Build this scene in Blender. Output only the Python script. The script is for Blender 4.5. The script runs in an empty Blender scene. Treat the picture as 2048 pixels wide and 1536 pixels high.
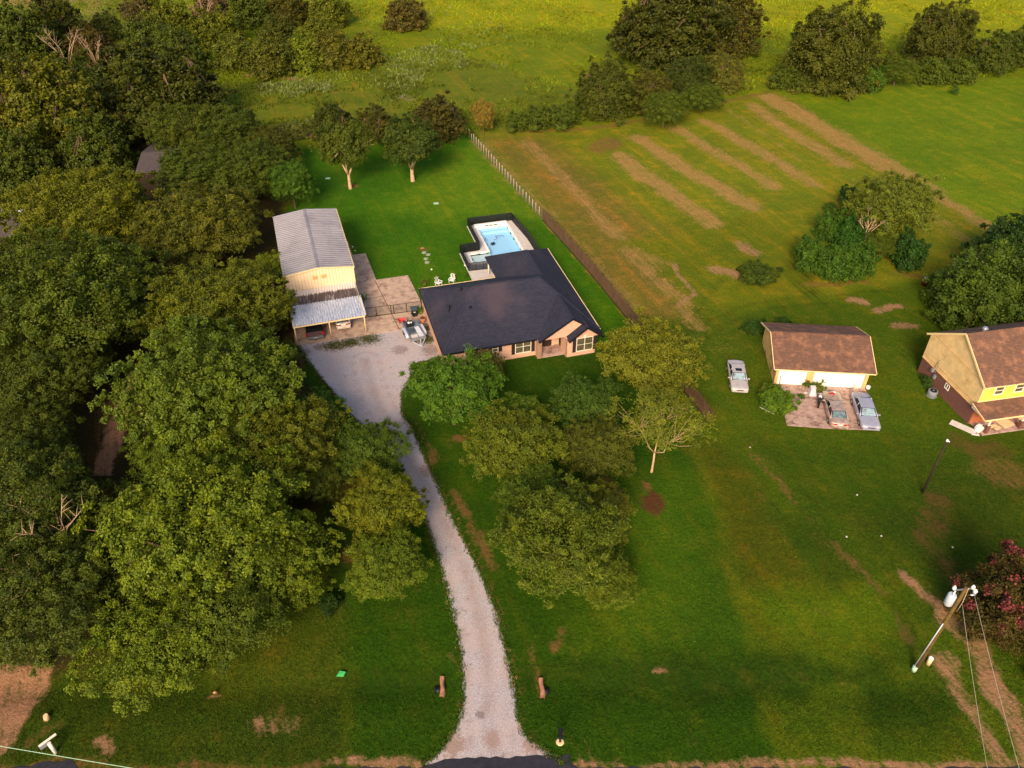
import bpy, math, random
import numpy as np
from mathutils import Vector, Matrix

# ------------------------------------------------------------ camera, sky, sun, exposure
K = 1.14                      # metres per plan unit (the plan below was surveyed in these units)
F, CX, CY = 1600.0, 1024.0, 768.0
TH = math.radians(38.4); CH = 50.0
cT, sT = math.cos(TH), math.sin(TH)
sc = bpy.context.scene
COL = sc.collection
cam = bpy.data.cameras.new('camera'); camo = bpy.data.objects.new('camera', cam); COL.objects.link(camo)
cam.sensor_width = 36; cam.lens = 36 * F / 2048; cam.clip_start = 0.5; cam.clip_end = 9000
camo.location = (0, 0, CH * K); camo.rotation_euler = (math.pi / 2 - TH, 0, 0)
sc.camera = camo
SUN_EL, SUN_AZ = math.radians(33), math.radians(-12)    # azimuth: low light from behind the camera, a little left
w = bpy.data.worlds.new('World'); sc.world = w; w.use_nodes = True
nt = w.node_tree; bg = nt.nodes['Background']
sky = nt.nodes.new('ShaderNodeTexSky'); sky.sky_type = 'NISHITA'; sky.sun_disc = False
sky.sun_elevation = SUN_EL; sky.sun_rotation = math.pi - SUN_AZ; sky.air_density = 1.0; sky.dust_density = 3.0; sky.ozone_density = 0.6
nt.links.new(sky.outputs[0], bg.inputs[0]); bg.inputs[1].default_value = 0.112
sl = bpy.data.lights.new('sun', 'SUN'); so = bpy.data.objects.new('sun', sl); COL.objects.link(so)
sl.energy = 2.9; sl.angle = math.radians(20); sl.color = (1.0, 0.80, 0.56)
# direction from which the light comes
sd = Vector((math.sin(SUN_AZ) * math.cos(SUN_EL), -math.cos(SUN_AZ) * math.cos(SUN_EL), math.sin(SUN_EL)))
so.rotation_euler = sd.to_track_quat('Z', 'Y').to_euler(); so.location = (0, 0, 120)
sc.view_settings.view_transform = 'Standard'; sc.view_settings.look = 'None'
sc.view_settings.gamma = 1; sc.view_settings.exposure = 0.66

# ------------------------------------------------------------ survey helpers (plan units)
def G(px, py, z=0.0):
    a = (px - CX) / F; b = -(py - CY) / F
    t = (z - CH) / (-sT + b * cT)
    return a * t, (cT + b * sT) * t
def depth(y, z): return y * cT - (z - CH) * sT
YA = math.radians(15.9)
def XY(u, v): return u * math.cos(YA) - v * math.sin(YA), u * math.sin(YA) + v * math.cos(YA)
def UVf(x, y): return x * math.cos(YA) + y * math.sin(YA), -x * math.sin(YA) + y * math.cos(YA)

def lin(c):
    c = c / 255.0
    return c / 12.92 if c <= 0.04045 else ((c + 0.055) / 1.055) ** 2.4
def S(r, g, b): return (lin(r), lin(g), lin(b), 1.0)

# ------------------------------------------------------------ materials
def newmat(name):
    m = bpy.data.materials.new(name); m.use_nodes = True
    n = m.node_tree.nodes; l = m.node_tree.links
    return m, n, l, n['Principled BSDF']
def nmath(n, l, op, a, b=None, clamp=False):
    x = n.new('ShaderNodeMath'); x.operation = op; x.use_clamp = clamp
    for i, q in enumerate((a, b)):
        if q is None: continue
        if isinstance(q, (int, float)): x.inputs[i].default_value = q
        else: l.new(q, x.inputs[i])
    return x.outputs[0]
def nmix(n, l, fac, a, b, typ='MIX'):
    x = n.new('ShaderNodeMix'); x.data_type = 'RGBA'; x.blend_type = typ
    for i, q in ((0, fac), (6, a), (7, b)):
        if isinstance(q, (int, float)): x.inputs[i].default_value = q
        elif isinstance(q, tuple): x.inputs[i].default_value = q
        else: l.new(q, x.inputs[i])
    return x.outputs[2]
def nnoise(n, l, vec, scale, detail=4, rough=0.6, dim='3D'):
    x = n.new('ShaderNodeTexNoise'); x.inputs['Scale'].default_value = scale
    x.inputs['Detail'].default_value = detail; x.inputs['Roughness'].default_value = rough
    if vec is not None: l.new(vec, x.inputs['Vector'])
    return x.outputs['Fac']
def nramp(n, l, fac, lo, hi, a=0.0, b=1.0):
    x = n.new('ShaderNodeMapRange'); x.interpolation_type = 'SMOOTHSTEP'
    l.new(fac, x.inputs[0]); x.inputs[1].default_value = lo; x.inputs[2].default_value = hi
    x.inputs[3].default_value = a; x.inputs[4].default_value = b
    return x.outputs[0]
def coord(n, kind='Object'):
    return n.new('ShaderNodeTexCoord').outputs[kind]
def geo(n): return n.new('ShaderNodeNewGeometry').outputs['Position']
def nbump(n, l, h, p, strength=0.5, dist=0.05):
    b = n.new('ShaderNodeBump'); b.inputs['Strength'].default_value = strength; b.inputs['Distance'].default_value = dist
    l.new(h, b.inputs['Height']); l.new(b.outputs[0], p.inputs['Normal'])

def mat(name, c, rough=0.7, var=0.25, scale=3.0, c2=None, spec=0.3, metal=0.0, bump=0.0, patch=(0.5, 0.75), coat=0.0):
    m, n, l, p = newmat(name)
    v = geo(n)
    f1 = nnoise(n, l, v, scale, 5, 0.65); f2 = nnoise(n, l, v, scale * 7, 3, 0.6)
    col = nmix(n, l, nramp(n, l, f1, 0.3, 0.7), tuple([q * (1 - var) for q in c[:3]] + [1]), tuple([min(1, q * (1 + var)) for q in c[:3]] + [1]))
    col = nmix(n, l, nramp(n, l, f2, 0.3, 0.7, 0, var), col, tuple([q * 0.55 for q in c[:3]] + [1]))
    if c2 is not None:
        f3 = nnoise(n, l, v, scale * 0.6, 6, 0.7)
        col = nmix(n, l, nramp(n, l, f3, patch[0], patch[1]), col, c2)
    l.new(col, p.inputs['Base Color']); p.inputs['Roughness'].default_value = rough
    p.inputs['Specular IOR Level'].default_value = spec; p.inputs['Metallic'].default_value = metal
    p.inputs['Coat Weight'].default_value = coat
    if bump: nbump(n, l, f2, p, bump, 0.03)
    return m

def brickmat(name, c, c2, mortar, bw=0.6, bh=0.2, ms=0.02, rough=0.85, noise=0.35, stain=None, sscale=0.35, bump=0.4, st=(0.5, 0.75)):
    m, n, l, p = newmat(name)
    uv = coord(n, 'UV')
    b = n.new('ShaderNodeTexBrick'); l.new(uv, b.inputs['Vector'])
    b.inputs['Color1'].default_value = c; b.inputs['Color2'].default_value = c2; b.inputs['Mortar'].default_value = mortar
    b.inputs['Scale'].default_value = 1.0; b.inputs['Mortar Size'].default_value = ms
    b.inputs['Brick Width'].default_value = bw; b.inputs['Row Height'].default_value = bh
    f = nnoise(n, l, uv, 5.0, 4, 0.7); g = nnoise(n, l, geo(n), sscale, 5, 0.65)
    col = nmix(n, l, nramp(n, l, f, 0.3, 0.7, 0, noise), b.outputs['Color'], tuple([q * 0.5 for q in c[:3]] + [1]))
    if stain is not None: col = nmix(n, l, nramp(n, l, g, st[0], st[1], 0, 0.75), col, stain)
    l.new(col, p.inputs['Base Color']); p.inputs['Roughness'].default_value = rough; p.inputs['Specular IOR Level'].default_value = 0.25
    nbump(n, l, b.outputs['Fac'], p, -bump, 0.02)
    return m

def sidingmat(name, c, dark, pitch=0.35, axis=0, var=0.15, stain=None, st=(0.55, 0.8), line=0.1):
    m, n, l, p = newmat(name)
    uv = coord(n, 'UV'); s = n.new('ShaderNodeSeparateXYZ'); l.new(uv, s.inputs[0])
    t = nmath(n, l, 'DIVIDE', s.outputs[axis], pitch); t = nmath(n, l, 'FRACT', t)
    f = nmath(n, l, 'LESS_THAN', t, line)
    g = nnoise(n, l, geo(n), 1.2, 6, 0.7)
    base = nmix(n, l, nramp(n, l, g, 0.3, 0.7), tuple([q * (1 - var) for q in c[:3]] + [1]), c)
    if stain is not None:
        g2 = nnoise(n, l, geo(n), 0.8, 7, 0.75); base = nmix(n, l, nramp(n, l, g2, st[0], st[1], 0, 0.85), base, stain)
    col = nmix(n, l, f, base, dark)
    l.new(col, p.inputs['Base Color']); p.inputs['Roughness'].default_value = 0.7
    nbump(n, l, f, p, -0.5, 0.02)
    return m

def stuffcol(name, rough=0.8, trans=0.0, amp=0.6):
    """vertex albedo 'col' (grass blades, weeds)"""
    m, n, l, p = newmat(name)
    a = n.new('ShaderNodeAttribute'); a.attribute_name = 'col'
    l.new(a.outputs['Color'], p.inputs['Base Color']); p.inputs['Roughness'].default_value = rough
    p.inputs['Specular IOR Level'].default_value = 0.15
    return m

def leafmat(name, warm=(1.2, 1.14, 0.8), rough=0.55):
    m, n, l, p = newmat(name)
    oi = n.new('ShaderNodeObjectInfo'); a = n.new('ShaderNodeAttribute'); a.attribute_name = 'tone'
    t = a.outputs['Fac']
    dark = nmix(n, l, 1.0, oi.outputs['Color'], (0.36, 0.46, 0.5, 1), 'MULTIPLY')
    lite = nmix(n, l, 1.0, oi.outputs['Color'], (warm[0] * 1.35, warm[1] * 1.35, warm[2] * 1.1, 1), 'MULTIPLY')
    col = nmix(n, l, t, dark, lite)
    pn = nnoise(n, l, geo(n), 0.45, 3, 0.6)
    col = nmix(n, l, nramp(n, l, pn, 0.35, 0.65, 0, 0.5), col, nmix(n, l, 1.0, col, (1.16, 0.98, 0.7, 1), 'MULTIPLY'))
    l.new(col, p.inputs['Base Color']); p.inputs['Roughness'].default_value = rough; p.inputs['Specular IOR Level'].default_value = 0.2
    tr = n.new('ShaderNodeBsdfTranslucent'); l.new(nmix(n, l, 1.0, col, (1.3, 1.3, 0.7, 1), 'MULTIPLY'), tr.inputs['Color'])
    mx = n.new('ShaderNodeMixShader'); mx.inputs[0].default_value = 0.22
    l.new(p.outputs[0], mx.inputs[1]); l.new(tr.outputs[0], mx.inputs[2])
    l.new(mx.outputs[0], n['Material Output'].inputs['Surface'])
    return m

def netmat(name, c, opacity):
    m, n, l, p = newmat(name)
    p.inputs['Base Color'].default_value = c; p.inputs['Roughness'].default_value = 0.6
    t = n.new('ShaderNodeBsdfTransparent'); mx = n.new('ShaderNodeMixShader'); mx.inputs[0].default_value = opacity
    l.new(t.outputs[0], mx.inputs[1]); l.new(p.outputs[0], mx.inputs[2]); l.new(mx.outputs[0], n['Material Output'].inputs['Surface'])
    return m

def watermat(name, c):
    m, n, l, p = newmat(name)
    t = n.new('ShaderNodeBsdfTransparent'); t.inputs['Color'].default_value = c
    g = n.new('ShaderNodeBsdfGlossy'); g.inputs['Roughness'].default_value = 0.04
    lw = n.new('ShaderNodeLayerWeight'); lw.inputs['Blend'].default_value = .5
    nz = nnoise(n, l, geo(n), 2.5, 3, 0.5); b = n.new('ShaderNodeBump'); b.inputs['Strength'].default_value = 0.25; b.inputs['Distance'].default_value = 0.05
    l.new(nz, b.inputs['Height']); l.new(b.outputs[0], g.inputs['Normal']); fc = nmath(n, l, 'ADD', nmath(n, l, 'MULTIPLY', nmath(n, l, 'POWER', lw.outputs['Facing'], 4.0), .6), .03)
    mx = n.new('ShaderNodeMixShader'); l.new(fc, mx.inputs[0]); l.new(t.outputs[0], mx.inputs[1]); l.new(g.outputs[0], mx.inputs[2])
    l.new(mx.outputs[0], n['Material Output'].inputs['Surface'])
    return m

def paintmat(name, c, var=0.06, dirt=None):
    m, n, l, p = newmat(name)
    f = nnoise(n, l, geo(n), 2.5, 5, 0.7)
    col = nmix(n, l, nramp(n, l, f, 0.3, 0.7), c, dirt if dirt else tuple([q * (1 - var * 3) for q in c[:3]] + [1]))
    l.new(col, p.inputs['Base Color']); p.inputs['Roughness'].default_value = 0.32
    p.inputs['Metallic'].default_value = 0.25; p.inputs['Coat Weight'].default_value = 0.4; p.inputs['Coat Roughness'].default_value = 0.15
    return m

M = {}
M['shingle_dark'] = brickmat('shingle_dark', S(56, 56, 72), S(42, 43, 58), S(32, 33, 44), 0.45, 0.16, 0.015, noise=0.5, stain=S(76, 64, 70), sscale=0.12, st=(0.5, 0.75))
M['shingle_brown'] = brickmat('shingle_brown', S(132, 96, 78), S(108, 78, 64), S(80, 58, 48), 0.4, 0.15, 0.02, noise=0.6, stain=S(156, 108, 80), sscale=1.1, st=(.45, .7))
M['shingle_far'] = brickmat('shingle_far', S(100, 86, 84), S(84, 74, 74), S(60, 52, 54), 0.45, 0.16, 0.02)
M['fascia'] = mat('fascia', S(24, 24, 30), 0.6)
M['brick_pink'] = brickmat('brick_pink', S(226, 178, 150), S(210, 156, 126), S(214, 180, 156), 0.3, 0.1, 0.012, stain=S(204, 132, 88), sscale=0.5, noise=0.15, st=(0.55, 0.85))
M['brick_red'] = brickmat('brick_red', S(128, 78, 66), S(104, 62, 56), S(122, 94, 84), 0.3, 0.1, 0.014, stain=S(96, 66, 60), sscale=0.6, noise=0.3)
M['brick_orange'] = brickmat('brick_orange', S(196, 104, 56), S(176, 88, 48), S(186, 130, 90), 0.3, 0.1, 0.014, noise=0.2)
M['trim_white'] = mat('trim_white', S(235, 226, 208), 0.5, 0.05)
M['trim_cream'] = mat('trim_cream', S(240, 208, 150), 0.55, 0.08)
M['shutter'] = mat('shutter', S(48, 40, 40), 0.6, 0.1)
M['glass'] = mat('glass', S(96, 88, 66), 0.12, 0.35, 2.0, spec=0.6)
M['glass_dark'] = mat('glass_dark', S(22, 30, 34), 0.08, 0.2, 2.0, spec=0.6)
M['glass_teal'] = mat('glass_teal', S(104, 122, 126), 0.1, 0.5, 3.0, spec=0.6)
M['sunshade'] = mat('sunshade', S(150, 172, 178), 0.25, 0.3, 3.5, c2=S(110, 112, 120), spec=0.5, patch=(.5, .65))
M['shop_yellow'] = sidingmat('shop_yellow', S(246, 214, 172), S(206, 168, 124), 0.4, 0, 0.1, line=0.12)
M['gable_yellow'] = mat('gable_yellow', S(228, 192, 134), 0.7, 0.12, 1.0, c2=S(176, 132, 76), patch=(0.5, 0.85))
M['front_yellow'] = sidingmat('front_yellow', S(236, 212, 92), S(206, 176, 66), 0.2, 1, 0.25, line=0.12)
M['side_tan'] = mat('side_tan', S(226, 180, 112), 0.75, 0.15, 1.0, c2=S(130, 96, 58), patch=(0.48, 0.66))
M['pillar_orange'] = mat('pillar_orange', S(220, 174, 112), 0.7, 0.15, 2.0)
M['door_white'] = mat('door_white', S(250, 246, 236), 0.5, 0.03)
M['metal_roof'] = mat('metal_roof', S(142, 137, 143), 0.5, 0.1, 0.5, c2=S(122, 117, 126), metal=0.3, spec=0.5, patch=(0.45, 0.7))
M['carport_new'] = mat('carport_new', S(196, 204, 220), 0.4, 0.12, 1.5, metal=0.3, spec=0.5)
M['carport_old'] = mat('carport_old', S(196, 186, 182), 0.6, 0.12, 1.2, c2=S(62, 48, 50), patch=(0.36, 0.5))
def streakmat():
    m, n, l, p = newmat('carport_old')
    uv = coord(n, 'Object'); mp = n.new('ShaderNodeMapping'); mp.inputs['Scale'].default_value = (3.2, .42, 1); l.new(uv, mp.inputs['Vector'])
    f = nnoise(n, l, mp.outputs[0], 1.3, 5, .7); s_ = n.new('ShaderNodeSeparateXYZ'); l.new(uv, s_.inputs[0])
    band = nramp(n, l, s_.outputs[1], -.9, -1.7); t = nmath(n, l, 'ADD', nmath(n, l, 'MULTIPLY', band, .45), f)
    c = nmix(n, l, nramp(n, l, t, .66, .95), S(214, 204, 200), S(84, 70, 70)); l.new(c, p.inputs['Base Color']); p.inputs['Roughness'].default_value = .6; return m
M['carport_old'] = streakmat()
def sheetmetal():
    m, n, l, p = newmat('carport_new')
    uv = coord(n, 'Object'); mp = n.new('ShaderNodeMapping'); mp.inputs['Scale'].default_value = (8, .45, 1); l.new(uv, mp.inputs['Vector'])
    f = nnoise(n, l, mp.outputs[0], 2.2, 6, .75); g = nnoise(n, l, uv, .5, 3, .6)
    c = nmix(n, l, nramp(n, l, f, .42, .66), S(226, 228, 238), S(112, 120, 140)); c = nmix(n, l, nramp(n, l, g, .45, .7, 0, .5), c, S(236, 236, 240))  # dark streaks paint the shaded rib grooves into the sheet colour
    l.new(c, p.inputs['Base Color']); p.inputs['Roughness'].default_value = .4; p.inputs['Metallic'].default_value = .3; return m
M['carport_new'] = sheetmetal()
M['concrete'] = mat('concrete', S(190, 160, 138), 0.85, 0.16, 1.4, c2=S(126, 94, 84), patch=(0.46, 0.72), bump=0.1)
M['concrete_pink'] = mat('concrete_pink', S(184, 152, 138), 0.85, 0.18, 1.6, c2=S(112, 80, 68), patch=(0.45, 0.68), bump=0.1)
M['deck'] = mat('deck', S(206, 194, 186), 0.8, 0.08, 2.0)
M['coping'] = mat('coping', S(238, 232, 224), 0.6, 0.04)
M['pool_plaster'] = mat('pool_plaster', S(176, 216, 244), 0.5, 0.04)
M['pool_ledge'] = mat('pool_ledge', S(206, 214, 214), 0.5, 0.05)
M['water'] = watermat('water', (0.90, 0.98, 1.0, 1))
M['mesh_black'] = netmat('mesh_black', S(16, 18, 22), 0.68)
M['mesh_gate'] = netmat('mesh_gate', S(20, 22, 26), 0.5)
M['wire_mesh'] = netmat('wire_mesh', S(140, 128, 110), 0.16)
M['iron_black'] = mat('iron_black', S(26, 24, 26), 0.5)
M['wood_fence'] = sidingmat('wood_fence', S(116, 86, 62), S(66, 46, 34), 0.28, 0, 0.4, stain=S(86, 58, 44), line=0.12)
M['wood_post'] = mat('wood_post', S(196, 176, 150), 0.8, 0.15)
M['wood_pole'] = mat('wood_pole', S(104, 80, 36), 0.8, 0.3, 3.0)
M['wood_dark'] = mat('wood_dark', S(54, 40, 30), 0.8, 0.3, 3.0)
M['bark'] = mat('bark', S(104, 80, 60), 0.9, 0.3, 3.0, bump=0.4)
M['bark_pale'] = mat('bark_pale', S(196, 160, 122), 0.85, 0.2, 3.0)
M['dead_wood'] = mat('dead_wood', S(186, 152, 118), 0.9, 0.2, 3.0)
M['tyre'] = mat('tyre', S(24, 24, 26), 0.8)
M['rim'] = mat('rim', S(176, 170, 164), 0.35, 0.1, metal=0.6)
M['car_champagne'] = paintmat('car_champagne', S(206, 192, 188))
M['car_rosy'] = paintmat('car_rosy', S(202, 178, 162), dirt=S(150, 122, 108))
M['car_silver'] = paintmat('car_silver', S(176, 174, 190))
M['car_white'] = paintmat('car_white', S(238, 222, 206))
M['truck_red'] = paintmat('truck_red', S(66, 24, 22))
M['truck_tailgate'] = paintmat('truck_tailgate', S(112, 84, 84))
M['red_light'] = mat('red_light', S(170, 34, 26), 0.25)
M['plate'] = mat('plate', S(220, 214, 206), 0.5)
M['chrome'] = mat('chrome', S(210, 204, 200), 0.25, 0.05, metal=0.7)
M['headlight'] = mat('headlight', S(214, 210, 204), 0.15, 0.05, spec=0.6)
M['galv'] = mat('galv', S(150, 152, 158), 0.45, 0.15, metal=0.5)
M['galv_light'] = mat('galv_light', S(206, 210, 220), 0.4, 0.1, metal=0.2)
M['red_paint'] = mat('red_paint', S(190, 50, 44), 0.4)
M['black_plastic'] = mat('black_plastic', S(28, 36, 38), 0.5)
M['grey_plastic'] = mat('grey_plastic', S(70, 82, 88), 0.45)
M['maroon'] = mat('maroon', S(84, 26, 22), 0.5)
M['white_plastic'] = mat('white_plastic', S(240, 236, 228), 0.45, 0.04)
M['green_plastic'] = mat('green_plastic', S(70, 178, 92), 0.5, 0.05)
M['mint'] = mat('mint', S(170, 204, 170), 0.5, 0.05)
M['terracotta'] = mat('terracotta', S(188, 126, 84), 0.8, 0.15)
M['stone'] = mat('stone', S(150, 156, 130), 0.9, 0.15)
M['dirt'] = mat('dirt', S(176, 122, 92), 0.95, 0.3, 3.0, bump=0.5)
M['earth_dark'] = mat('earth_dark', S(92, 62, 42), 0.95, 0.3, 3.0)
M['cloth_grey'] = mat('cloth_grey', S(206, 192, 196), 0.8, 0.12)
M['board'] = mat('board', S(236, 196, 150), 0.7, 0.1)
M['board_white'] = mat('board_white', S(214, 200, 190), 0.7, 0.12)
M['ac_grey'] = mat('ac_grey', S(134, 136, 142), 0.5, 0.1)
M['leaf'] = leafmat('leaf', (1.3, 1.2, .8))
M['leaf_green'] = leafmat('leaf_green', (1.1, 1.12, 0.7))
M['leaf_rust'] = leafmat('leaf_rust', (1.7, 1.05, 0.8))
M['blossom'] = leafmat('blossom', (1.2, 0.9, 0.9))
M['grass_blades'] = stuffcol('grass_blades')

# ------------------------------------------------------------ mesh helpers
def finish(me, m):
    if m is not None:
        for q in (m if isinstance(m, (list, tuple)) else [m]): me.materials.append(q)
def autouv(me):
    nf = len(me.polygons)
    if nf == 0: return
    uvl = me.uv_layers.new(name='UVMap')
    for p in me.polygons:
        n = p.normal
        h = Vector((-n.y, n.x, 0)) if abs(n.z) < 0.985 and (n.x * n.x + n.y * n.y) > 1e-6 else Vector((1, 0, 0))
        h.normalize(); s = n.cross(h)
        if s.length < 1e-6: s = Vector((0, 1, 0))
        for li in p.loop_indices:
            co = me.vertices[me.loops[li].vertex_index].co
            uvl.data[li].uv = (co.dot(h), co.dot(s))
class MB:
    def __init__(s): s.v = []; s.f = []; s.sm = []
    def add(s, vs, fs, smooth=False):
        o = len(s.v); s.v += [tuple(q) for q in vs]
        for f in fs: s.f.append(tuple(i + o for i in f)); s.sm.append(smooth)
        return s
    def box(s, x0, x1, y0, y1, z0, z1, M4=None):
        vs = [Vector((x, y, z)) for z in (z0, z1) for y in (y0, y1) for x in (x0, x1)]
        if M4 is not None: vs = [M4 @ v for v in vs]
        return s.add(vs, [(0, 2, 3, 1), (4, 5, 7, 6), (0, 1, 5, 4), (2, 6, 7, 3), (0, 4, 6, 2), (1, 3, 7, 5)])
    def cbox(s, c, d, rot=0, tilt=0):
        m = Matrix.Translation(c) @ Matrix.Rotation(rot, 4, 'Z') @ Matrix.Rotation(tilt, 4, 'X')
        return s.box(-d[0] / 2, d[0] / 2, -d[1] / 2, d[1] / 2, -d[2] / 2, d[2] / 2, m)
    def tube(s, pts, rad, n=8, caps=True, smooth=True):
        pts = [Vector(p) for p in pts]
        if not isinstance(rad, (list, tuple)): rad = [rad] * len(pts)
        rings = []; up = Vector((0, 0, 1))
        for i, p in enumerate(pts):
            d = (pts[min(i + 1, len(pts) - 1)] - pts[max(i - 1, 0)]).normalized()
            a = d.cross(up if abs(d.z) < 0.9 else Vector((1, 0, 0))).normalized(); b = d.cross(a)
            rings.append([p + (a * math.cos(2 * math.pi * k / n) + b * math.sin(2 * math.pi * k / n)) * rad[i] for k in range(n)])
        vs = [q for r in rings for q in r]; fs = []
        for i in range(len(pts) - 1):
            for k in range(n):
                fs.append((i * n + k, i * n + (k + 1) % n, (i + 1) * n + (k + 1) % n, (i + 1) * n + k))
        s.add(vs, fs, smooth)
        if caps:
            o = len(s.v) - len(vs)
            s.f.append(tuple(o + k for k in range(n))[::-1]); s.sm.append(False)
            e = o + (len(pts) - 1) * n; s.f.append(tuple(e + k for k in range(n))); s.sm.append(False)
        return s
    def prism(s, poly, z0, z1):
        n = len(poly)
        vs = [(x, y, z0) for x, y in poly] + [(x, y, z1) for x, y in poly]
        return s.add(vs, [tuple(range(n))[::-1], tuple(range(n, 2 * n))] + [(k, (k + 1) % n, n + (k + 1) % n, n + k) for k in range(n)])
    def slab(s, faces, t):
        """roof planes given as 3D polygons; adds thickness t straight down"""
        idx = {}; vs = []
        def g(p):
            k = tuple(round(q, 4) for q in p)
            if k not in idx: idx[k] = len(vs); vs.append(k)
            return idx[k]
        F_ = [tuple(g(p) for p in f) for f in faces]; n = len(vs); edges = {}
        for f in F_:
            for a, b in zip(f, f[1:] + f[:1]): edges[(a, b)] = 1
        out = list(F_) + [tuple(i + n for i in f[::-1]) for f in F_]
        for (a, b) in edges:
            if (b, a) not in edges: out.append((b, a, a + n, b + n))
        return s.add(vs + [(x, y, z - t) for x, y, z in vs], out)
    def build(s, name, m, parent=None, uv=True):
        me = bpy.data.meshes.new(name); me.from_pydata([(x * K, y * K, z * K) for x, y, z in s.v], [], s.f); me.update()
        if uv: autouv(me)
        for p, q in zip(me.polygons, s.sm): p.use_smooth = q
        finish(me, m); o = bpy.data.objects.new(name, me); COL.objects.link(o)
        if parent is not None: o.parent = parent
        return o
def tag(o, label, cat, group=None, kind=None):
    if label: o['label'] = label
    if cat: o['category'] = cat
    if group: o['group'] = group
    if kind: o['kind'] = kind
    return o
def empty(name, x, y, rz, label, cat, group=None, z=0):
    o = bpy.data.objects.new(name, None); COL.objects.link(o); o.empty_display_size = 0.3
    o.location = (x * K, y * K, z * K); o.rotation_euler = (0, 0, rz)
    return tag(o, label, cat, group)
def struct(o): o['kind'] = 'structure'; return o
def place(o, x, y, rz=0, z=0): o.location = (x * K, y * K, z * K); o.rotation_euler = (0, 0, rz); return o
def copy_tree(o, parent=None):
    c = o.copy(); COL.objects.link(c)
    if parent is not None: c.parent = parent
    for ch in [q for q in list(bpy.data.objects) if q.parent == o]: copy_tree(ch, c)
    return c
def gp(pts, z=0.0): return [G(x, y, z) for x, y in pts]

rng = np.random.default_rng(11)
random.seed(5)
# value noise for outlines / masks
_perm = rng.random((256, 256))
def vnoise(x, y, s):
    x = np.asarray(x) / s + 1000.5; y = np.asarray(y) / s + 1000.5
    xi = np.floor(x).astype(int); yi = np.floor(y).astype(int); fx = x - xi; fy = y - yi
    fx = fx * fx * (3 - 2 * fx); fy = fy * fy * (3 - 2 * fy)
    g = lambda i, j: _perm[i % 256, j % 256]
    return (g(xi, yi) * (1 - fx) + g(xi + 1, yi) * fx) * (1 - fy) + (g(xi, yi + 1) * (1 - fx) + g(xi + 1, yi + 1) * fx) * fy

# ------------------------------------------------------------ ground painting (world-space masks, plan units)
def sdpoly(X, Y, poly):
    P = np.array(poly); n = len(P); d = np.full(X.shape, 1e9); inside = np.zeros(X.shape, bool)
    for i in range(n):
        ax, ay = P[i]; bx, by = P[(i + 1) % n]; ex, ey = bx - ax, by - ay
        t = np.clip(((X - ax) * ex + (Y - ay) * ey) / (ex * ex + ey * ey + 1e-9), 0, 1)
        d = np.minimum(d, (X - ax - t * ex) ** 2 + (Y - ay - t * ey) ** 2)
        c = ((ay > Y) != (by > Y)) & (X < (bx - ax) * (Y - ay) / (by - ay + 1e-12) + ax)
        inside ^= c
    d = np.sqrt(d); return np.where(inside, d, -d)
def sdline(X, Y, pts):
    P = np.array(pts); d = np.full(X.shape, 1e9)
    for i in range(len(P) - 1):
        ax, ay = P[i]; bx, by = P[i + 1]; ex, ey = bx - ax, by - ay
        t = np.clip(((X - ax) * ex + (Y - ay) * ey) / (ex * ex + ey * ey + 1e-9), 0, 1)
        d = np.minimum(d, (X - ax - t * ex) ** 2 + (Y - ay - t * ey) ** 2)
    return np.sqrt(d)
def sm(x): x = np.clip(x, 0, 1); return x * x * (3 - 2 * x)
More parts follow.
